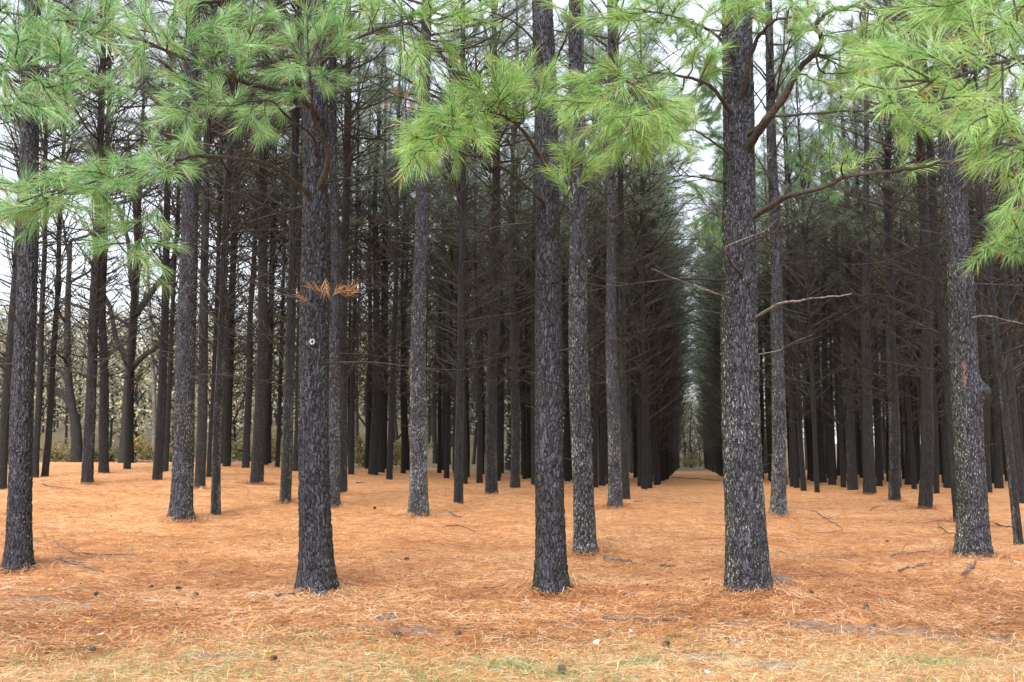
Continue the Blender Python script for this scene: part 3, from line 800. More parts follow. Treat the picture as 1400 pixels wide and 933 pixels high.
rl_ = outside_tree(-5.3, 8.2, .17, 'pine outside the left picture edge whose soft needles hang into the top left corner', 67)
bough(rl_, [(-205, 175, 8.2), (-110, 120, 7.2), (-40, 95, 6.5), (30, 95, 6.1), (80, 90, 5.9)], .028,
      [(20, 80), (45, 110), (70, 75), (100, 100), (10, 120), (30, 140), (85, 60), (5, 95), (110, 80), (60, 120), (25, 60), (5, 150)], nmul=.6, tint=.45)
bough(rl_, [(-205, 40, 8.2), (-100, 20, 7.3), (-20, 15, 6.8), (60, 25, 6.5), (120, 30, 6.3)], .024,
      [(10, 5), (40, 35), (70, 10), (95, 45), (120, 15), (30, 55), (150, 30), (60, 50), (130, 50), (10, 40)], nmul=.5, tint=.42)

# wound, knot
r, p, Y, rad, ax = HEROES[1331]
mb = MB()
rgw = random.Random(4)
zc = at(1313, 525, Y)[2] - p[2]
ng = 26; V = []; 
zz = np.linspace(-.31, .33, ng)
for i in range(ng):
    wv = .010 + .045 * (vnoise(np.array([i * .55]), np.array([2.]), 5)[0]) ** 1.6 + (.018 if abs(zz[i] - .05) < .07 else 0)
    cth = -1.98 + .05 * math.sin(i * 1.7) + .12 * zz[i]
    rs = rad * (1 - (zc + zz[i]) / 24) + .014
    a0 = ax(zc + zz[i])
    for s in (-1, -.4, .4, 1):
        th = cth + s * wv / rad
        V.append((a0[0] + math.cos(th) * (rs + (.012 if abs(s) < .5 else -.03)), a0[1] + math.sin(th) * (rs + (.012 if abs(s) < .5 else -.03)), zc + zz[i] + rgw.uniform(-.008, .008)))
q = [[i * 4 + s, i * 4 + s + 1, i * 4 + 5 + s, i * 4 + 4 + s] for i in range(ng - 1) for s in range(3)]
mb.add(V, q)
M_WOUND = twig_material('red_inner_bark', (.06, .035, .03), (.20, .095, .078))
s = link('wound', mb.mesh('wound', [M_WOUND]), r); s['label'] = 'red strip of bared inner bark'
r, p, Y, rad, ax = HEROES[433]
kp = at(434, 470, Y)[2] - p[2]; a0 = ax(kp)
mb = MB()
th = np.linspace(0, 6.283, 13)
rs = rad * (1 - kp / 24) + .012
ring = np.stack([a0[0] + .02 + .022 * np.cos(th), np.full(13, a0[1] - rs), kp + .026 * np.sin(th)], -1)
tube(mb, ring, .011, 6, 0, cap=False)
M_KNOT = twig_material('pale_knot_wood', (.28, .26, .26), (.58, .56, .55))
link('knot', mb.mesh('knot', [M_KNOT]), r)

# ------------------------------------------------------------------ bare broadleaf trees, shrubs and hill woods behind
def bare_tree(p, limbs, r0, label, seed, mat=M_DECID, depth=3, leaves=0, cat='tree', name='bare_tree', group='bare broadleaf trees behind the pines'):
    """limbs: list of (list of points relative to p, r_start)"""
    rg = random.Random(seed)
    root = bpy.data.objects.new(name, None); COL.objects.link(root); root.location = p
    mb = MB(); cb = MB(); O = []
    def grow(S, d, L, r, lev):
        P = [np.array(S, float)]; d = norm(d)
        for i in range(5):
            d = norm(d + np.array([rg.gauss(0, .16), rg.gauss(0, .16), rg.gauss(.05, .12)]))
            P.append(P[-1] + d * L / 5)
        P = np.array(P)
        tube(cb, P, np.linspace(r, r * .5, 6), 5 if lev < 2 else 3, cap=False)
        if lev >= depth:
            O.append(P[-1]); O.append(P[3]); return
        for _ in range(rg.randint(2, 4)):
            i = rg.randint(2, 5)
            nd = norm(P[i] - P[i - 1]) + np.array([rg.gauss(0, .6), rg.gauss(0, .6), rg.gauss(.15, .4)])
            grow(P[i], nd, L * rg.uniform(.5, .8), r * .5, lev + 1)
    first = True
    for pts, r in limbs:
        P = smooth_path(np.array(pts, float), 12)
        tube(mb, P, np.linspace(r, r * .45, 12) * (1 if not first else 1 + .5 * np.exp(-np.arange(12) / 1.2)), 8, cap=False)
        for i in (5, 7, 9, 10, 11):
            d = norm(P[min(i + 1, 11)] - P[i - 1]) + np.array([rg.gauss(0, .7), rg.gauss(0, .7), rg.gauss(.2, .4)])
            grow(P[i], d, rg.uniform(1.4, 2.8), r * .35, 1)
        first = False
    link('trunk', mb.mesh('trunk', [mat]), root)
    if leaves:
        OO = np.repeat(np.array(O), leaves, 0) + rng.normal(0, .25, (len(O) * leaves, 3))
        needles(cb, OO, rng.normal(size=OO.shape), 1, .10, .07, .02, (5, 40), .2, 1, .6, .35, .05)
    link('crown', cb.mesh('crown', [mat, M_AUTUMN]), root)
    tag(root, label, cat, group); return root
def rel(base, lst):
    return [tuple(at(x, y, base[1] + dy) - base) for (x, y, dy) in lst]
p = on_ground(172, 633); p[1] = min(p[1], 50); p = np.array([at(172, 633, p[1])[0], p[1], float(ground(at(172, 633, p[1])[0], p[1]))])
bare_tree(p, [([(0, 0, -.3)] + rel(p, [(175, 560, 0), (178, 495, 0), (185, 400, .2), (188, 320, .3), (180, 230, .3)]), .27),
              (rel(p, [(177, 500, 0), (166, 478, .3), (158, 462, .5), (150, 420, 1), (130, 380, 1.4)]), .15),
              (rel(p, [(183, 500, 0), (200, 484, -.3), (215, 474, -.5), (240, 440, -.6), (255, 420, -.5)]), .14),
              (rel(p, [(186, 430, 0), (200, 410, .3), (214, 390, .5), (235, 360, .7), (245, 300, .9)]), .16),
              (rel(p, [(184, 410, 0), (178, 370, .3), (175, 330, .5), (160, 280, .9)]), .14)], .27,
          'bare forked dark broadleaf tree behind the pines at the left', 5, leaves=1)
p = on_ground(106, 634); p[1] = 52; p = np.array([at(106, 634, 52)[0], 52, float(ground(at(106, 634, 52)[0], 52))])
bare_tree(p, [([(0, 0, -.3)] + rel(p, [(104, 580, 0), (95, 540, 0), (92, 450, .2), (96, 330, .2)]), .26),
              (rel(p, [(97, 556, 0), (85, 540, .2), (68, 528, .4), (50, 525, .6), (20, 505, .8)]), .15),
              (rel(p, [(94, 530, 0), (85, 510, .2), (70, 502, .4), (55, 480, .6)]), .12)], .26,
          'bare broadleaf tree with a low crooked limb reaching left', 6, leaves=1)
p = np.array([at(212, 634, 58)[0], 58, float(ground(at(212, 634, 58)[0], 58))])
bare_tree(p, [([(0, 0, -.3)] + rel(p, [(211, 560, 0), (209, 500, 0), (206, 440, .2), (200, 330, .2)]), .15),
              (rel(p, [(210, 520, 0), (222, 480, .2), (228, 430, .4), (235, 380, .4)]), .1)], .15,
          'pale grey slender broadleaf tree behind the forked dark one', 8, M_GREYLIMB)
for i, (px, Yb, h, lb) in enumerate(((30, 60, 7, 'bare broadleaf tree behind the left edge pine'), (300, 57, 8, 'bare twiggy broadleaf tree seen between the slim pines left of the knot pine'),
                                    (425, 60, 8, 'bare twiggy broadleaf tree behind the knot pine'), (500, 64, 8, 'bare yellow-leafed tree in the light left of the lichen crusted pine'),
                                    (540, 70, 9, 'bare twiggy tree in the light hard left of the lichen crusted pine'), (945, 158, 9, 'yellow-leafed tree closing the far end of the lane'))):
    x = at(px, 630, Yb)[0]; z = float(ground(x, Yb)); s = 1 + (.3 if Yb > 100 else 0)
    bare_tree((x, Yb, z), [([(0, 0, -.3), (.1, 0, 2), (-.1, .1, 4), (.2, 0, h)], .13 * s), ([(0, 0, 1.6), (.7, .2, 2.6), (1.3, .3, 4.2)], .08), ([(0, 0, 2.4), (-.8, .1, 3.6), (-1.2, .3, 5.2)], .08)], .13, lb, 40 + i, leaves=3 if 'yellow' in lb else 2)

for i in range(9):
    px_, Yb = 905 + i * 8.5, (150, 138, 160, 144, 153, 136, 158, 146, 140)[i]
    if 925 < px_ < 958: continue
    x = at(px_, 630, Yb)[0]
    rt = shared_tree((x, Yb, float(ground(x, Yb))), .16, 0, 0, False, .1, True, i)
    for ch in rt.children:
        if ch.name.startswith('crown'): ch.scale = (1.3, 1.3, 1.35); ch.location.z = -9.5
    tag(rt, 'low-branched bushy pine closing the far end of the open lane', 'tree', 'bushy pines at the far end of the lane')

def shrub(p, w, h, label, seed, n=900, tm=.5, group='shrubs along the far edge of the stand'):
    rg = random.Random(seed)
    root = bpy.data.objects.new('shrub', None); COL.objects.link(root); root.location = p
    mb = MB(); O = []
    for _ in range(22):
        az = rg.random() * 6.28
        P = limb_path((rg.gauss(0, w * .15), rg.gauss(0, w * .15), -.05), az, rg.uniform(.7, 1.4), h * rg.uniform(.6, 1.15), 6, rg.uniform(-.5, .2), .12, rg)
        tube(mb, P, np.linspace(.016, .005, 6), 3, cap=False)
        for q in range(2):
            P2 = limb_path(P[rg.randint(2, 4)], az + rg.uniform(-1.4, 1.4), rg.uniform(.2, 1.1), h * rg.uniform(.2, .5), 5, 0, .15, rg)
            tube(mb, P2, np.linspace(.008, .003, 5), 3, cap=False)
            O.extend(P2[1:])
        O.extend(P[2:])
    O = np.array(O)
    OO = O[rng.integers(0, len(O), n)] + rng.normal(0, .1 * h, (n, 3)) * .6
    lb = MB(); needles(lb, OO, rng.normal(size=OO.shape), 1, .13, .08, .02, (5, 40), .25, 0, tm, .35, .03)
    link('stems', mb.mesh('stems', [M_DECID]), root); link('foliage', lb.mesh('foliage', [M_AUTUMN]), root)
    tag(root, label, 'shrub', group); return root
SH = [(20, 56, 2.2, 1.5, .3, 'brown-leaved shrub low at the left picture edge'), (75, 60, 2.4, 1.9, .6, 'yellowish shrub left of the crooked-limb bare tree'),
      (135, 55, 2, 1.3, .4, 'low olive shrub between the paired pines and the forked bare tree'), (205, 52, 2.2, 1.8, .75, 'yellow-leaved shrub right of the forked bare tree'),
      (240, 60, 2.4, 2.0, .35, 'olive shrub behind the stout lichen flecked pine'), (325, 54, 2.2, 1.8, .45, 'olive-brown shrub left of the straight medium pine'),
      (372, 57, 2.4, 2.6, .6, 'yellow-olive tall shrub right of the straight medium pine'), (415, 55, 2, 2.0, .35, 'olive shrub behind the knot pine'),
      (498, 58, 2.2, 2.2, .55, 'yellow-green shrub right of the knot pine'), (530, 62, 2.4, 2.4, .45, 'olive shrub left of the lichen crusted pine'),
      (560, 66, 2.4, 2.2, .5, 'yellow-green shrub behind the lichen crusted pine'), (932, 150, 5, 3.2, .55, 'yellow-green shrub at the far end of the lane, left'),
      (952, 154, 5, 2.8, .35, 'olive shrub at the far end of the lane, right')]
for i, (px, Yb, w, h, tm, lb) in enumerate(SH):
    x = at(px, 630, Yb)[0]
    shrub((x, Yb, float(ground(x, Yb))), w, h * .8, lb, 70 + i, 1100, tm)

# far woods on the hill: one mass of small crowns
mb = MB()
for i in range(640):
    Yb = rng.uniform(80, 260); a = rng.uniform(-.75, .05) if i % 5 else rng.uniform(.05, .6)
    if i % 11 == 0: Yb = rng.uniform(172, 240); a = VX + rng.uniform(-.04, .04)
    X = a * Yb
    if X - VX * Yb > -9 and Yb < 172: continue
    h = rng.uniform(7, 13); z = float(ground_base(X, Yb))
    top = np.array([X + rng.normal() * .6, Yb, z + h])
    tube(mb, [(X, Yb, z - .3), (X + rng.normal() * .3, Yb, z + h * .55), top], [.15, .09, .03], 4, 1, cap=False)
    C = []
    for q in range(26):
        az = rng.random() * 6.283; zb = z + h * rng.uniform(.15, .95); L = h * rng.uniform(.12, .34)
        e = rng.uniform(.2, 1.1); d = np.array([math.cos(az) * math.cos(e), math.sin(az) * math.cos(e), math.sin(e)])
        p0 = np.array([X, Yb, zb]); p1 = p0 + d * L * .5 + rng.normal(0, .1, 3); p2 = p1 + d * L * .5 + rng.normal(0, .3, 3)
        tube(mb, [p0, p1, p2], [.05, .035, .02], 3, 1, cap=False); C += [p1, p2, p2]
    C = np.array(C); nn = 520 if rng.random() < .65 else 120
    P = C[rng.integers(0, len(C), nn)] + rng.normal(0, h * .055, (nn, 3))
    needles(mb, P, rng.normal(size=P.shape), 1, .34, .15, .1, (10, 80), .2, 0, rng.random(), .25, .03)
hw = link('distant_woods', mb.mesh('distant_woods', [M_HILLWOOD, M_DECID]))
tag(hw, 'haze-paled mixed autumn woodland covering the hill behind the pines', 'woodland', kind='stuff')
# the unthinned rear of the plantation, closing the gaps between the trunks one can tell apart
mb = MB(); O = []; A = []
for i in range(480):
    a = rng.uniform(-.12, .75); Yb = rng.uniform(87, 165)
    X = a * Yb
    o = X - VX * Yb
    if -2.2 < o < 3.0: continue
    if o < 0 and Yb < 95: continue
    z = float(ground_base(X, Yb)); h = rng.uniform(15, 19)
    tube(mb, [(X, Yb, z - .3), (X + rng.normal() * .2, Yb, z + h * .5), (X + rng.normal() * .3, Yb, z + h)], [.17, .13, .03], 5, 1, cap=False)
    n = 110
    u = rng.random(n) ** .8; rr2 = 2.6 * (1 - u) ** .7 * np.sqrt(rng.random(n)) + .2; th = rng.random(n) * 6.28
    O.append(np.stack([X + rr2 * np.cos(th), Yb + rr2 * np.sin(th), z + h * (.42 + .58 * u)], -1))
O = np.concatenate(O)
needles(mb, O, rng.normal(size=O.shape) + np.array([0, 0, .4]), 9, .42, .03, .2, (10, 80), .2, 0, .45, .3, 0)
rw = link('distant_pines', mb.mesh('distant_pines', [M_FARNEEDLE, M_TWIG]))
tag(rw, 'dark mass of pines closing the far back of the stand', 'woodland', kind='stuff')

# ------------------------------------------------------------------ ground, straw, grass
xs = np.concatenate([np.linspace(-500, -60, 23), np.linspace(-56, -18, 20), np.arange(-17.5, 17.51, .14), np.linspace(18, 56, 20), np.linspace(60, 500, 23)])
ys = np.concatenate([np.linspace(-60, 0, 13), np.linspace(1, 5.5, 8), np.arange(5.7, 12, .06), np.arange(12, 26, .12), np.arange(26.3, 60, .5), np.linspace(61, 340, 90), np.linspace(350, 900, 24)])
GX, GY = np.meshgrid(xs, ys, indexing='xy')
GZ = ground(GX, GY)
nx, ny = len(xs), len(ys)
V = np.stack([GX, GY, GZ], -1).reshape(-1, 3)
i = np.arange(ny - 1)[:, None] * nx; j = np.arange(nx - 1)[None, :]
q = np.stack([i + j, i + j + 1, i + nx + j + 1, i + nx + j], -1).reshape(-1, 4)
mb = MB(); mb.add(V, q)
DIRT = [(526, 849, 22, 8), (518, 862, 18, 7), (570, 864, 34, 8), (595, 868, 16, 6), (1115, 858, 45, 9), (1180, 860, 60, 10), (1245, 864, 40, 8), (1290, 870, 30, 7), (1375, 872, 35, 9), (40, 826, 50, 6), (100, 831, 45, 6),
        (255, 898, 35, 4), (310, 900, 45, 4), (780, 856, 20, 5), (640, 905, 20, 4), (1000, 880, 20, 5), (1055, 908, 50, 9), (1150, 925, 40, 6), (960, 896, 45, 6), (1010, 855, 30, 5), (470, 866, 30, 5), (860, 925, 25, 5)]
MOSS = [(690, 907, 55, 7), (740, 917, 60, 6), (650, 902, 22, 5), (775, 902, 22, 5), (870, 907, 35, 5), (120, 892, 60, 8), (30, 905, 40, 8), (190, 842, 22, 10), (1290, 905, 60, 7)]
def patches(X, Y, lst):
    a = np.zeros(np.shape(X))
    for (qx, qy, rx, ry) in lst:
        c = on_ground(qx, qy, True); k = c[1] / F
        wy = (on_ground(qx, qy - ry, True)[1] - on_ground(qx, qy + ry, True)[1]) / 2
        a = np.maximum(a, np.exp(-((X - c[0]) / (rx * k)) ** 2 - ((Y - c[1]) / wy) ** 2))
    return a
me_ = mb.mesh('ground', [ground_material()])
for nm, lst in (('dirt', DIRT), ('moss', MOSS)):
    at2 = me_.attributes.new(nm, 'FLOAT', 'POINT'); at2.data.foreach_set('value', patches(GX, GY, lst).ravel().astype(np.float32))
g = link('ground', me_); tag(g, kind='structure')

def litter(n, y0, y1, length, width, name, mat, label, tfun, keep=None, lift=(.004, .03), tilt=.12, xr=.56, power=1.6, pos=None):
    u = rng.random(n)
    k = 1 - power
    Yb = (y0 ** k + u * (y1 ** k - y0 ** k)) ** (1 / k)
    X = rng.uniform(-xr, xr, n) * Yb
    if pos is not None: X, Yb = pos
    if keep is not None:
        m = keep(X, Yb); X = X[m]; Yb = Yb[m]; n = len(X)
    th = rng.random(n) * 6.283; L = length * rng.uniform(.5, 1.15, n) * .5
    cur = rng.normal(0, .35, n)
    def pt(s):
        a = th + cur * s
        return X + np.cos(a) * L * s, Yb + np.sin(a) * L * s
    W = width * .5
    z0 = rng.uniform(lift[0], lift[1], n); tl = rng.normal(0, tilt, n)
    vs = []
    for s in (-1, 0, 1):
        x, y = pt(s)
        z = ground(x, y) + z0 + tl * L * s + (.012 * rng.random(n) if s == 0 else 0)
        z = np.maximum(z, ground(x, y) + .003)
        nx_, ny_ = -np.sin(th + cur * s), np.cos(th + cur * s)
        ww = W * (1 if s < 1 else .5)
        vs.append(np.stack([x - nx_ * ww, y - ny_ * ww, z], -1)); vs.append(np.stack([x + nx_ * ww, y + ny_ * ww, z + .001], -1))
    V = np.stack(vs, 1).reshape(-1, 3)
    kk = np.arange(n)[:, None] * 6
    f = np.concatenate([kk + np.array(t) for t in ([0, 1, 3], [0, 3, 2], [2, 3, 5], [2, 5, 4])])
    mb = MB(); mb.add(V, f, 0, np.repeat(tfun(X, Yb), 6))
    o = link(name, mb.mesh(name, [mat])); tag(o, label, name.replace('_', ' '), kind='stuff'); return o
def t_straw(X, Y):
    b = .50 + .55 * (vnoise(X * .55, Y * .9, 31) - .5) + .45 * (vnoise(X * 3, Y * 3, 32) - .5)
    t = b + rng.normal(0, .26, len(X))
    return np.clip(np.where(rng.random(len(X)) < .05, 1., t), 0, 1)
def edge_y(X): return 9.2 + 1.3 * (vnoise(X * .7, X * 0, 21) - .5) + .7 * (vnoise(X * 2.3, X * 0 + 3, 22) - .5)
litter(290000, 7.4, 42, .20, .0046, 'pine_straw', M_STRAW, 'orange carpet of fallen pine needles under the trees', t_straw,
       lambda X, Y: (Y > edge_y(X) - .2 + rng.normal(0, .8, len(X))) & (patches(X, Y, DIRT) * .95 < rng.random(len(X)) + .1))
# straw heaped against the feet of the larger trees
hx = []; hy = []
for (px, py, w, ln, li, lb) in HERO + MID:
    if w < 16: continue
    r_, q_ = None, on_ground(px, py); rad = w * .5 * q_[1] / F
    m_ = int(480 * rad / .18); a_ = rng.random(m_) * 6.283; d_ = rad * 1.0 + np.abs(rng.normal(0, .22, m_))
    hx.append(q_[0] + np.cos(a_) * d_); hy.append(q_[1] + np.sin(a_) * d_)
HX = np.concatenate(hx); HY = np.concatenate(hy)
litter(len(HX), 8, 42, .2, .005, 'heaped_straw', M_STRAW, 'pine needles heaped against the feet of the pines', t_straw, None, (.01, .06), .35, pos=(HX, HY))
litter(9000, 8.4, 34, .045, .02, 'bark_flakes', M_STICK, 'small dark bark flakes scattered over the straw', lambda X, Y: rng.random(len(X)), lambda X, Y: Y > edge_y(X) - .6, (.012, .03), .2)
# grass blades standing in the worn front strip
n = 60000
Yb = rng.uniform(6.2, 10.6, n); X = rng.uniform(-.58, .58, n) * Yb
m = (Yb < edge_y(X) - .25 + rng.normal(.0, .75, n)) & (rng.random(n) < .25 + .9 * vnoise(X * 1.5, Yb * 2.2, 51)) & (patches(X, Yb, DIRT) < rng.random(n))
X = X[m]; Yb = Yb[m]
gm = np.maximum(sstep(.52, .72, vnoise(X * .8 + 4, Yb * 1.2, 53)), patches(X, Yb, MOSS) * 1.1)
Oz = ground(X, Yb)
mb = MB(); 
tn = np.clip(.54 - .42 * gm + rng.normal(0, .24, len(X)), 0, 1)
A = np.stack([rng.normal(0, 1, len(X)), rng.normal(0, 1, len(X)), np.abs(rng.normal(.25, .35, len(X)))], -1)
A = norm(A); L = rng.uniform(.05, .15, len(X)); P0 = np.stack([X, Yb, Oz - .002], -1)
P1 = P0 + A * (L * .55)[:, None]; A2 = A.copy(); A2[:, 2] -= .5; P2 = P1 + norm(A2) * (L * .5)[:, None]
P1[:, 2] = np.maximum(P1[:, 2], Oz + .004); P2[:, 2] = np.maximum(P2[:, 2], Oz + .004)
W = norm(np.cross(A, np.array([0, 0, 1.]) + rng.normal(0, .3, A.shape))) * .0022
V = np.stack([P0 - W, P0 + W, P1 + W, P1 - W, P2], 1).reshape(-1, 3); kk = np.arange(len(X))[:, None] * 5
mb.add(V, np.concatenate([kk + np.array([0, 1, 2]), kk + np.array([0, 2, 3]), kk + np.array([3, 2, 4])]), 0, np.repeat(tn, 5))
go = link('dry_grass', mb.mesh('dry_grass', [M_GRASS])); tag(go, 'thin straw coloured and green grass along the front edge', 'grass', kind='stuff')
litter(48000, 6.3, 10.3, .14, .003, 'scattered_straw', M_STRAW, 'loose pine needles scattered over the grass in front', lambda X, Y: np.clip(rng.normal(.58, .25, len(X)), 0, 1),
       lambda X, Y: (Y < edge_y(X) + .5) & (np.maximum(patches(X, Y, DIRT), patches(X, Y, MOSS)) < rng.random(len(X))))

# ------------------------------------------------------------------ things lying on the straw
def fallen(pts, r, label, seed, twigs=2, mat=M_STICK, name='fallen_branch'):
    rg = random.Random(seed)
    W = [on_ground(x, y) for x, y in pts]
    c = W[0].copy(); mb = MB()
    P = smooth_path(W, max(8, 4 * len(W))); P[:, 2] = ground(P[:, 0], P[:, 1]) + r * .9 + .012
    P = P + np.array([[rg.gauss(0, r * .35), rg.gauss(0, r * .35), abs(rg.gauss(0, r * .5))] for _ in P])
    tube(mb, P - c, np.linspace(r, r * .45, len(P)) * (1 + .2 * (rng.random(len(P)) - .5)), 7)
    for _ in range(twigs):
        i = rg.randint(1, len(P) - 2); d = norm(P[i + 1] - P[i]); az = math.atan2(d[1], d[0]) + rg.choice((-1, 1)) * rg.uniform(.4, 1.0)
        P2 = limb_path(P[i] - c, az, rg.uniform(.0, .35), rg.uniform(.12, .4), 5, -.3, .12, rg)
        tube(mb, P2, np.linspace(r * .5, r * .2, 5), 5)
    o = link(name, mb.mesh(name, [mat])); o.location = c
    tag(o, label, 'branch', 'sticks lying on the pine straw'); return o
FALL = [
 ([(376, 819), (402, 815), (432, 808)], .016, 'dark stick lying at the foot of the knot pine', 1),
 ([(74, 742), (95, 757), (130, 762), (188, 762)], .014, 'long grey stick on the straw right of the left edge pine', 2),
 ([(84, 768), (108, 776), (142, 786)], .02, 'dark crooked branch piece nearest the left edge pine', 2),
 ([(825, 767), (845, 770), (863, 772)], .028, 'thick broken stick right of the speckled pine by the central one', 0),
 ([(903, 777), (924, 778)], .018, 'short stick midway between central and thickest pines', 0),
 ([(824, 851), (860, 852), (900, 853)], .018, 'longest dark stick near the front edge, right of the central pine', 0),
 ([(907, 853), (926, 852)], .018, 'short stick in line with the longest dark stick', 0),
 ([(1110, 700), (1134, 713), (1152, 727), (1113, 731)], .012, 'forked dead branch lying on straw right of the thickest pine', 4),
 ([(1190, 700), (1207, 691)], .014, 'short dark stick by the foot of the lichened right pine', 1),
 ([(1238, 716), (1268, 716), (1300, 712)], .009, 'thin twig left of the burl pine', 1),
 ([(1283, 722), (1294, 730), (1309, 733)], .016, 'dark forked stick touching the burl pine on its left', 2),
 ([(1218, 763), (1250, 758), (1280, 754)], .012, 'grey twiggy stick in front left of the burl pine', 3),
 ([(1228, 784), (1255, 777), (1276, 771)], .016, 'rotten stick below the grey twiggy one', 1),
 ([(1318, 790), (1328, 782), (1335, 772)], .026, 'chunky dark wood piece in front of the burl pine', 1),
 ([(1362, 718), (1375, 723), (1392, 726)], .02, 'dark stick by the leaning pine at the right', 2),
 ([(918, 653), (950, 656), (990, 659)], .03, 'long pale pole lying across the open lane', 1),
 ([(1075, 662), (1104, 664)], .03, 'pale pole end right of the pale green lichened pine', 0),
 ([(487, 662), (501, 662)], .02, 'dark stick right of the knot pine in the middle distance', 0),
 ([(614, 703), (622, 707), (631, 710)], .018, 'curled dark twig right of the lichen crusted pine', 1),
 ([(610, 721), (632, 722), (652, 729)], .012, 'greyish twig in front of the slim forward pine', 1),
 ([(58, 663), (84, 668), (112, 672)], .014, 'thin twig in the middle distance at the left', 1),
 ([(184, 633), (208, 634)], .06, 'pale log in front of the forked bare tree', 0),
 ([(867, 687), (880, 687)], .014, 'short stick right of the pair beside the lane', 0),
 ([(524, 846), (540, 849), (556, 850)], .014, 'flat grey bark strip near the front edge left of centre', 0),
 ([(948, 688), (962, 689)], .012, 'tiny stick on the lane left of the thickest pine', 0),
 ([(660, 808), (690, 803)], .010, 'thin twig left of the central pine foot', 0),
]
for i, (pts, r, lb, tw) in enumerate(FALL):
    fallen(pts, r, lb, 500 + i, tw)

def cone_mesh(seed):
    rg = random.Random(seed); mb = MB(); ns = 60
    tube(mb, [(0, 0, -.04), (0, 0, 0), (0, 0, .04)], [.012, .022, .008], 8)
    for i in range(ns):
        f = i / ns; a = i * 2.39996; z = -.042 + .085 * f
        rr2 = .030 * math.sin(math.pi * (.18 + .78 * f)) + .006
        d = np.array([math.cos(a), math.sin(a), .35]); sd = np.array([-math.sin(a), math.cos(a), 0])
        b = np.array([0, 0, z]); t = b + d * rr2
        mb.add([b - sd * .004, b + sd * .004, t + sd * .008, t - sd * .008, t + np.array([0, 0, -.006])], [[0, 1, 2], [0, 2, 3], [3, 2, 4]])
    return mb.mesh('pine_cone', [M_STICK])
CONES = [cone_mesh(i) for i in range(3)]
CN = [(855, 818, 'pine cone on straw between the central and thickest pines'), (911, 887, 'rusty pine cone at the front edge left of the thickest pine'), (768, 922, 'pine cone on grass at the bottom centre'),
      (206, 807, 'pine cone on straw midway between left edge pine and knot pine'), (131, 817, 'pine cone low left of the knot pine on orange straw'), (244, 810, 'pine cone in a pair of dark bits left of the knot pine'), (268, 818, 'second pine cone in the pair of dark bits left of the knot pine'),
      (373, 908, 'pine cone on grass at the lower left'), (126, 894, 'pine cone on grass at the far lower left'), (1184, 834, 'pine cone on straw right of the thickest pine'),
      (1108, 815, 'pine cone just right of the thickest pine foot'), (626, 872, 'pine cone on the worn strip left of the central pine'), (544, 874, 'pine cone beside the bare earth left of centre'), (512, 697, 'pine cone in the middle distance left of the lichen crusted pine'),
      (556, 768, 'rusty pine cone on straw below the lichen crusted pine'), (1213, 743, 'small pine cone on straw left of the burl pine')]
for i, (px, py, lb) in enumerate(CN):
    p = on_ground(px, py); o = link('pine_cone', CONES[i % 3]); o.location = (p[0], p[1], p[2] + .035)
    o.rotation_euler = (1.4 + rng.normal() * .2, rng.normal() * .3, rng.random() * 6.28); s = rng.uniform(.6, .9); o.scale = (s, s, s)
    tag(o, lb, 'pine cone', 'pine cones on the ground')
# broken stub beside the thickest pine
p = on_ground(1063, 804); mb = MB()
tube(mb, [(-.1, 0, .0), (0, .02, .07), (.09, 0, .06), (.14, .02, .0)], [.03, .07, .065, .04], 9)
o = link('wood_chunk', mb.mesh('wood_chunk', [M_STICK])); o.location = p; tag(o, 'brown rotten wood chunk at the right foot of the thickest pine', 'wood')

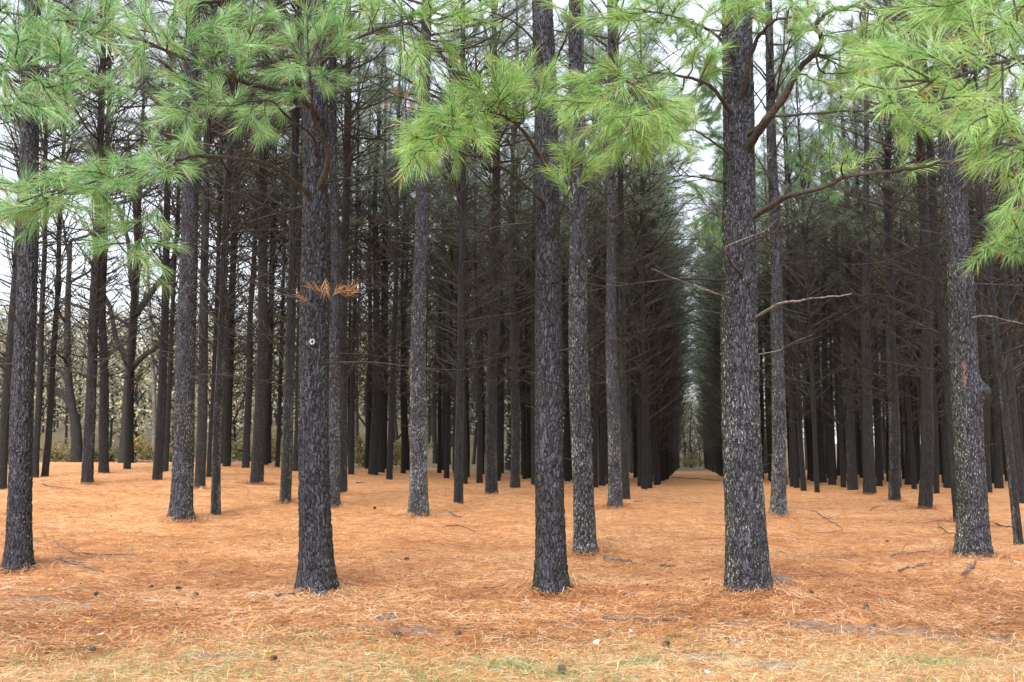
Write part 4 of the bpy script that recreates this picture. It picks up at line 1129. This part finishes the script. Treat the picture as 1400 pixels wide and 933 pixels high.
def leaf(px, py, s, mat, label, seed, grp):
    p = on_ground(px, py); rg = random.Random(seed); mb = MB()
    n = 10; V = [(0, 0, .004)]; 
    for i in range(n):
        a = i / n * 6.283; rr2 = s * (.75 + .35 * (i % 2) * (1 if mat is M_LEAFYEL else .3)) * (1.3 if i in (0, n // 2) else .9)
        V.append((rr2 * math.cos(a), rr2 * .8 * math.sin(a), rg.uniform(-.002, .35 * s)))
    f = [[0, i + 1, (i + 1) % n + 1] for i in range(n)]
    mb.add(V, f, 0, rng.random(n + 1)); 
    o = link('fallen_leaf', mb.mesh('fallen_leaf', [mat], False)); o.location = (p[0], p[1], p[2] + .03)
    o.rotation_euler = (rg.uniform(.0, .5), rg.uniform(-.4, .4), rg.random() * 6.28)
    tag(o, label, 'leaf', grp)
GL = 'fallen leaves on the ground'
for i, (px, py, s, m, lb) in enumerate([
 (1010, 882, .05, M_LEAFPALE, 'curled pale leaf at the front edge below the thickest pine'), (47, 858, .05, M_LEAFPALE, 'large pale grey leaf on grass at the lower left'),
 (127, 864, .035, M_LEAFPALE, 'small pale leaf under the yellow one at lower left'), (137, 873, .03, M_LEAFPALE, 'greyish leaf right below the small pale leaf'),
 (20, 885, .03, M_LEAFPALE, 'pale leaf nearest the lower left corner'), (122, 856, .038, M_LEAFYEL, 'yellow leaf at the lower left by the grass edge'),
 (368, 899, .045, M_LEAFYEL, 'yellow leaf on the worn grass below the knot pine'), (68, 810, .03, M_LEAFYEL, 'yellow leaf on straw below the left edge pine'),
 (815, 884, .04, M_LEAFPALE, 'pinkish pale leaf below the central pine'), (967, 926, .035, M_LEAFPALE, 'white leaf at the bottom edge right of centre'),
 (141, 747, .035, M_LEAFPALE, 'pale leaf on straw above the long grey stick'), (125, 735, .03, M_LEAFPALE, 'pale leaf on straw further up right of the left edge pine'), (545, 770, .045, M_LEAFPALE, 'whitish leaf on straw beside a rusty cone below the lichen crusted pine'),
 (570, 718, .03, M_LEAFPALE, 'pale leaf at the foot of the lichen crusted pine'), (863, 868, .025, M_LEAFPALE, 'small white leaf near the longest dark stick')]):
    leaf(px, py, s, m, lb, 800 + i, GL)

# ------------------------------------------------------------------ light, sky, camera
w = bpy.data.worlds.new('World'); scene.world = w; w.use_nodes = True
nt = w.node_tree; nt.nodes.clear(); n = N(nt)
SUN_EL, SUN_AZ = 40., 200.
sky = n('TexSky', sky_type='NISHITA', sun_disc=False, sun_elevation=R(SUN_EL), sun_rotation=R(SUN_AZ))
sky.air_density = 1.0; sky.dust_density = 6.0; sky.ozone_density = 1.0
# cloud cover: even out the blue towards the milky white of an overcast day
mx = n.mix(.55, sky.outputs[0], (8.0, 8.2, 8.7))
bg = n('Background', {'Color': mx, 'Strength': .095})
out = n('OutputWorld', {'Surface': bg.outputs[0]})
sun = bpy.data.lights.new('sun', 'SUN'); sun.energy = 1.5; sun.angle = R(25); sun.color = (1., .96, .9)
so = link('sun', sun)
so.rotation_euler = (R(90 - SUN_EL), 0, R(180 - SUN_AZ))
cam = bpy.data.cameras.new('camera'); cam.sensor_width = 36; cam.lens = 36; cam.clip_end = 3000; cam.clip_start = .05
cam.dof.use_dof = True; cam.dof.focus_distance = 13; cam.dof.aperture_fstop = 4.0
co = link('camera', cam); co.location = (0, 0, CAMZ); co.rotation_euler = (R(90) + PITCH, 0, 0)
scene.camera = co
scene.view_settings.view_transform = 'Standard'; scene.view_settings.look = 'None'
scene.view_settings.exposure = 1.45; scene.view_settings.gamma = 1.0
scene.cycles.max_bounces = 6; scene.cycles.diffuse_bounces = 3; scene.cycles.transmission_bounces = 3; scene.cycles.glossy_bounces = 2
scene.cycles.transparent_max_bounces = 4
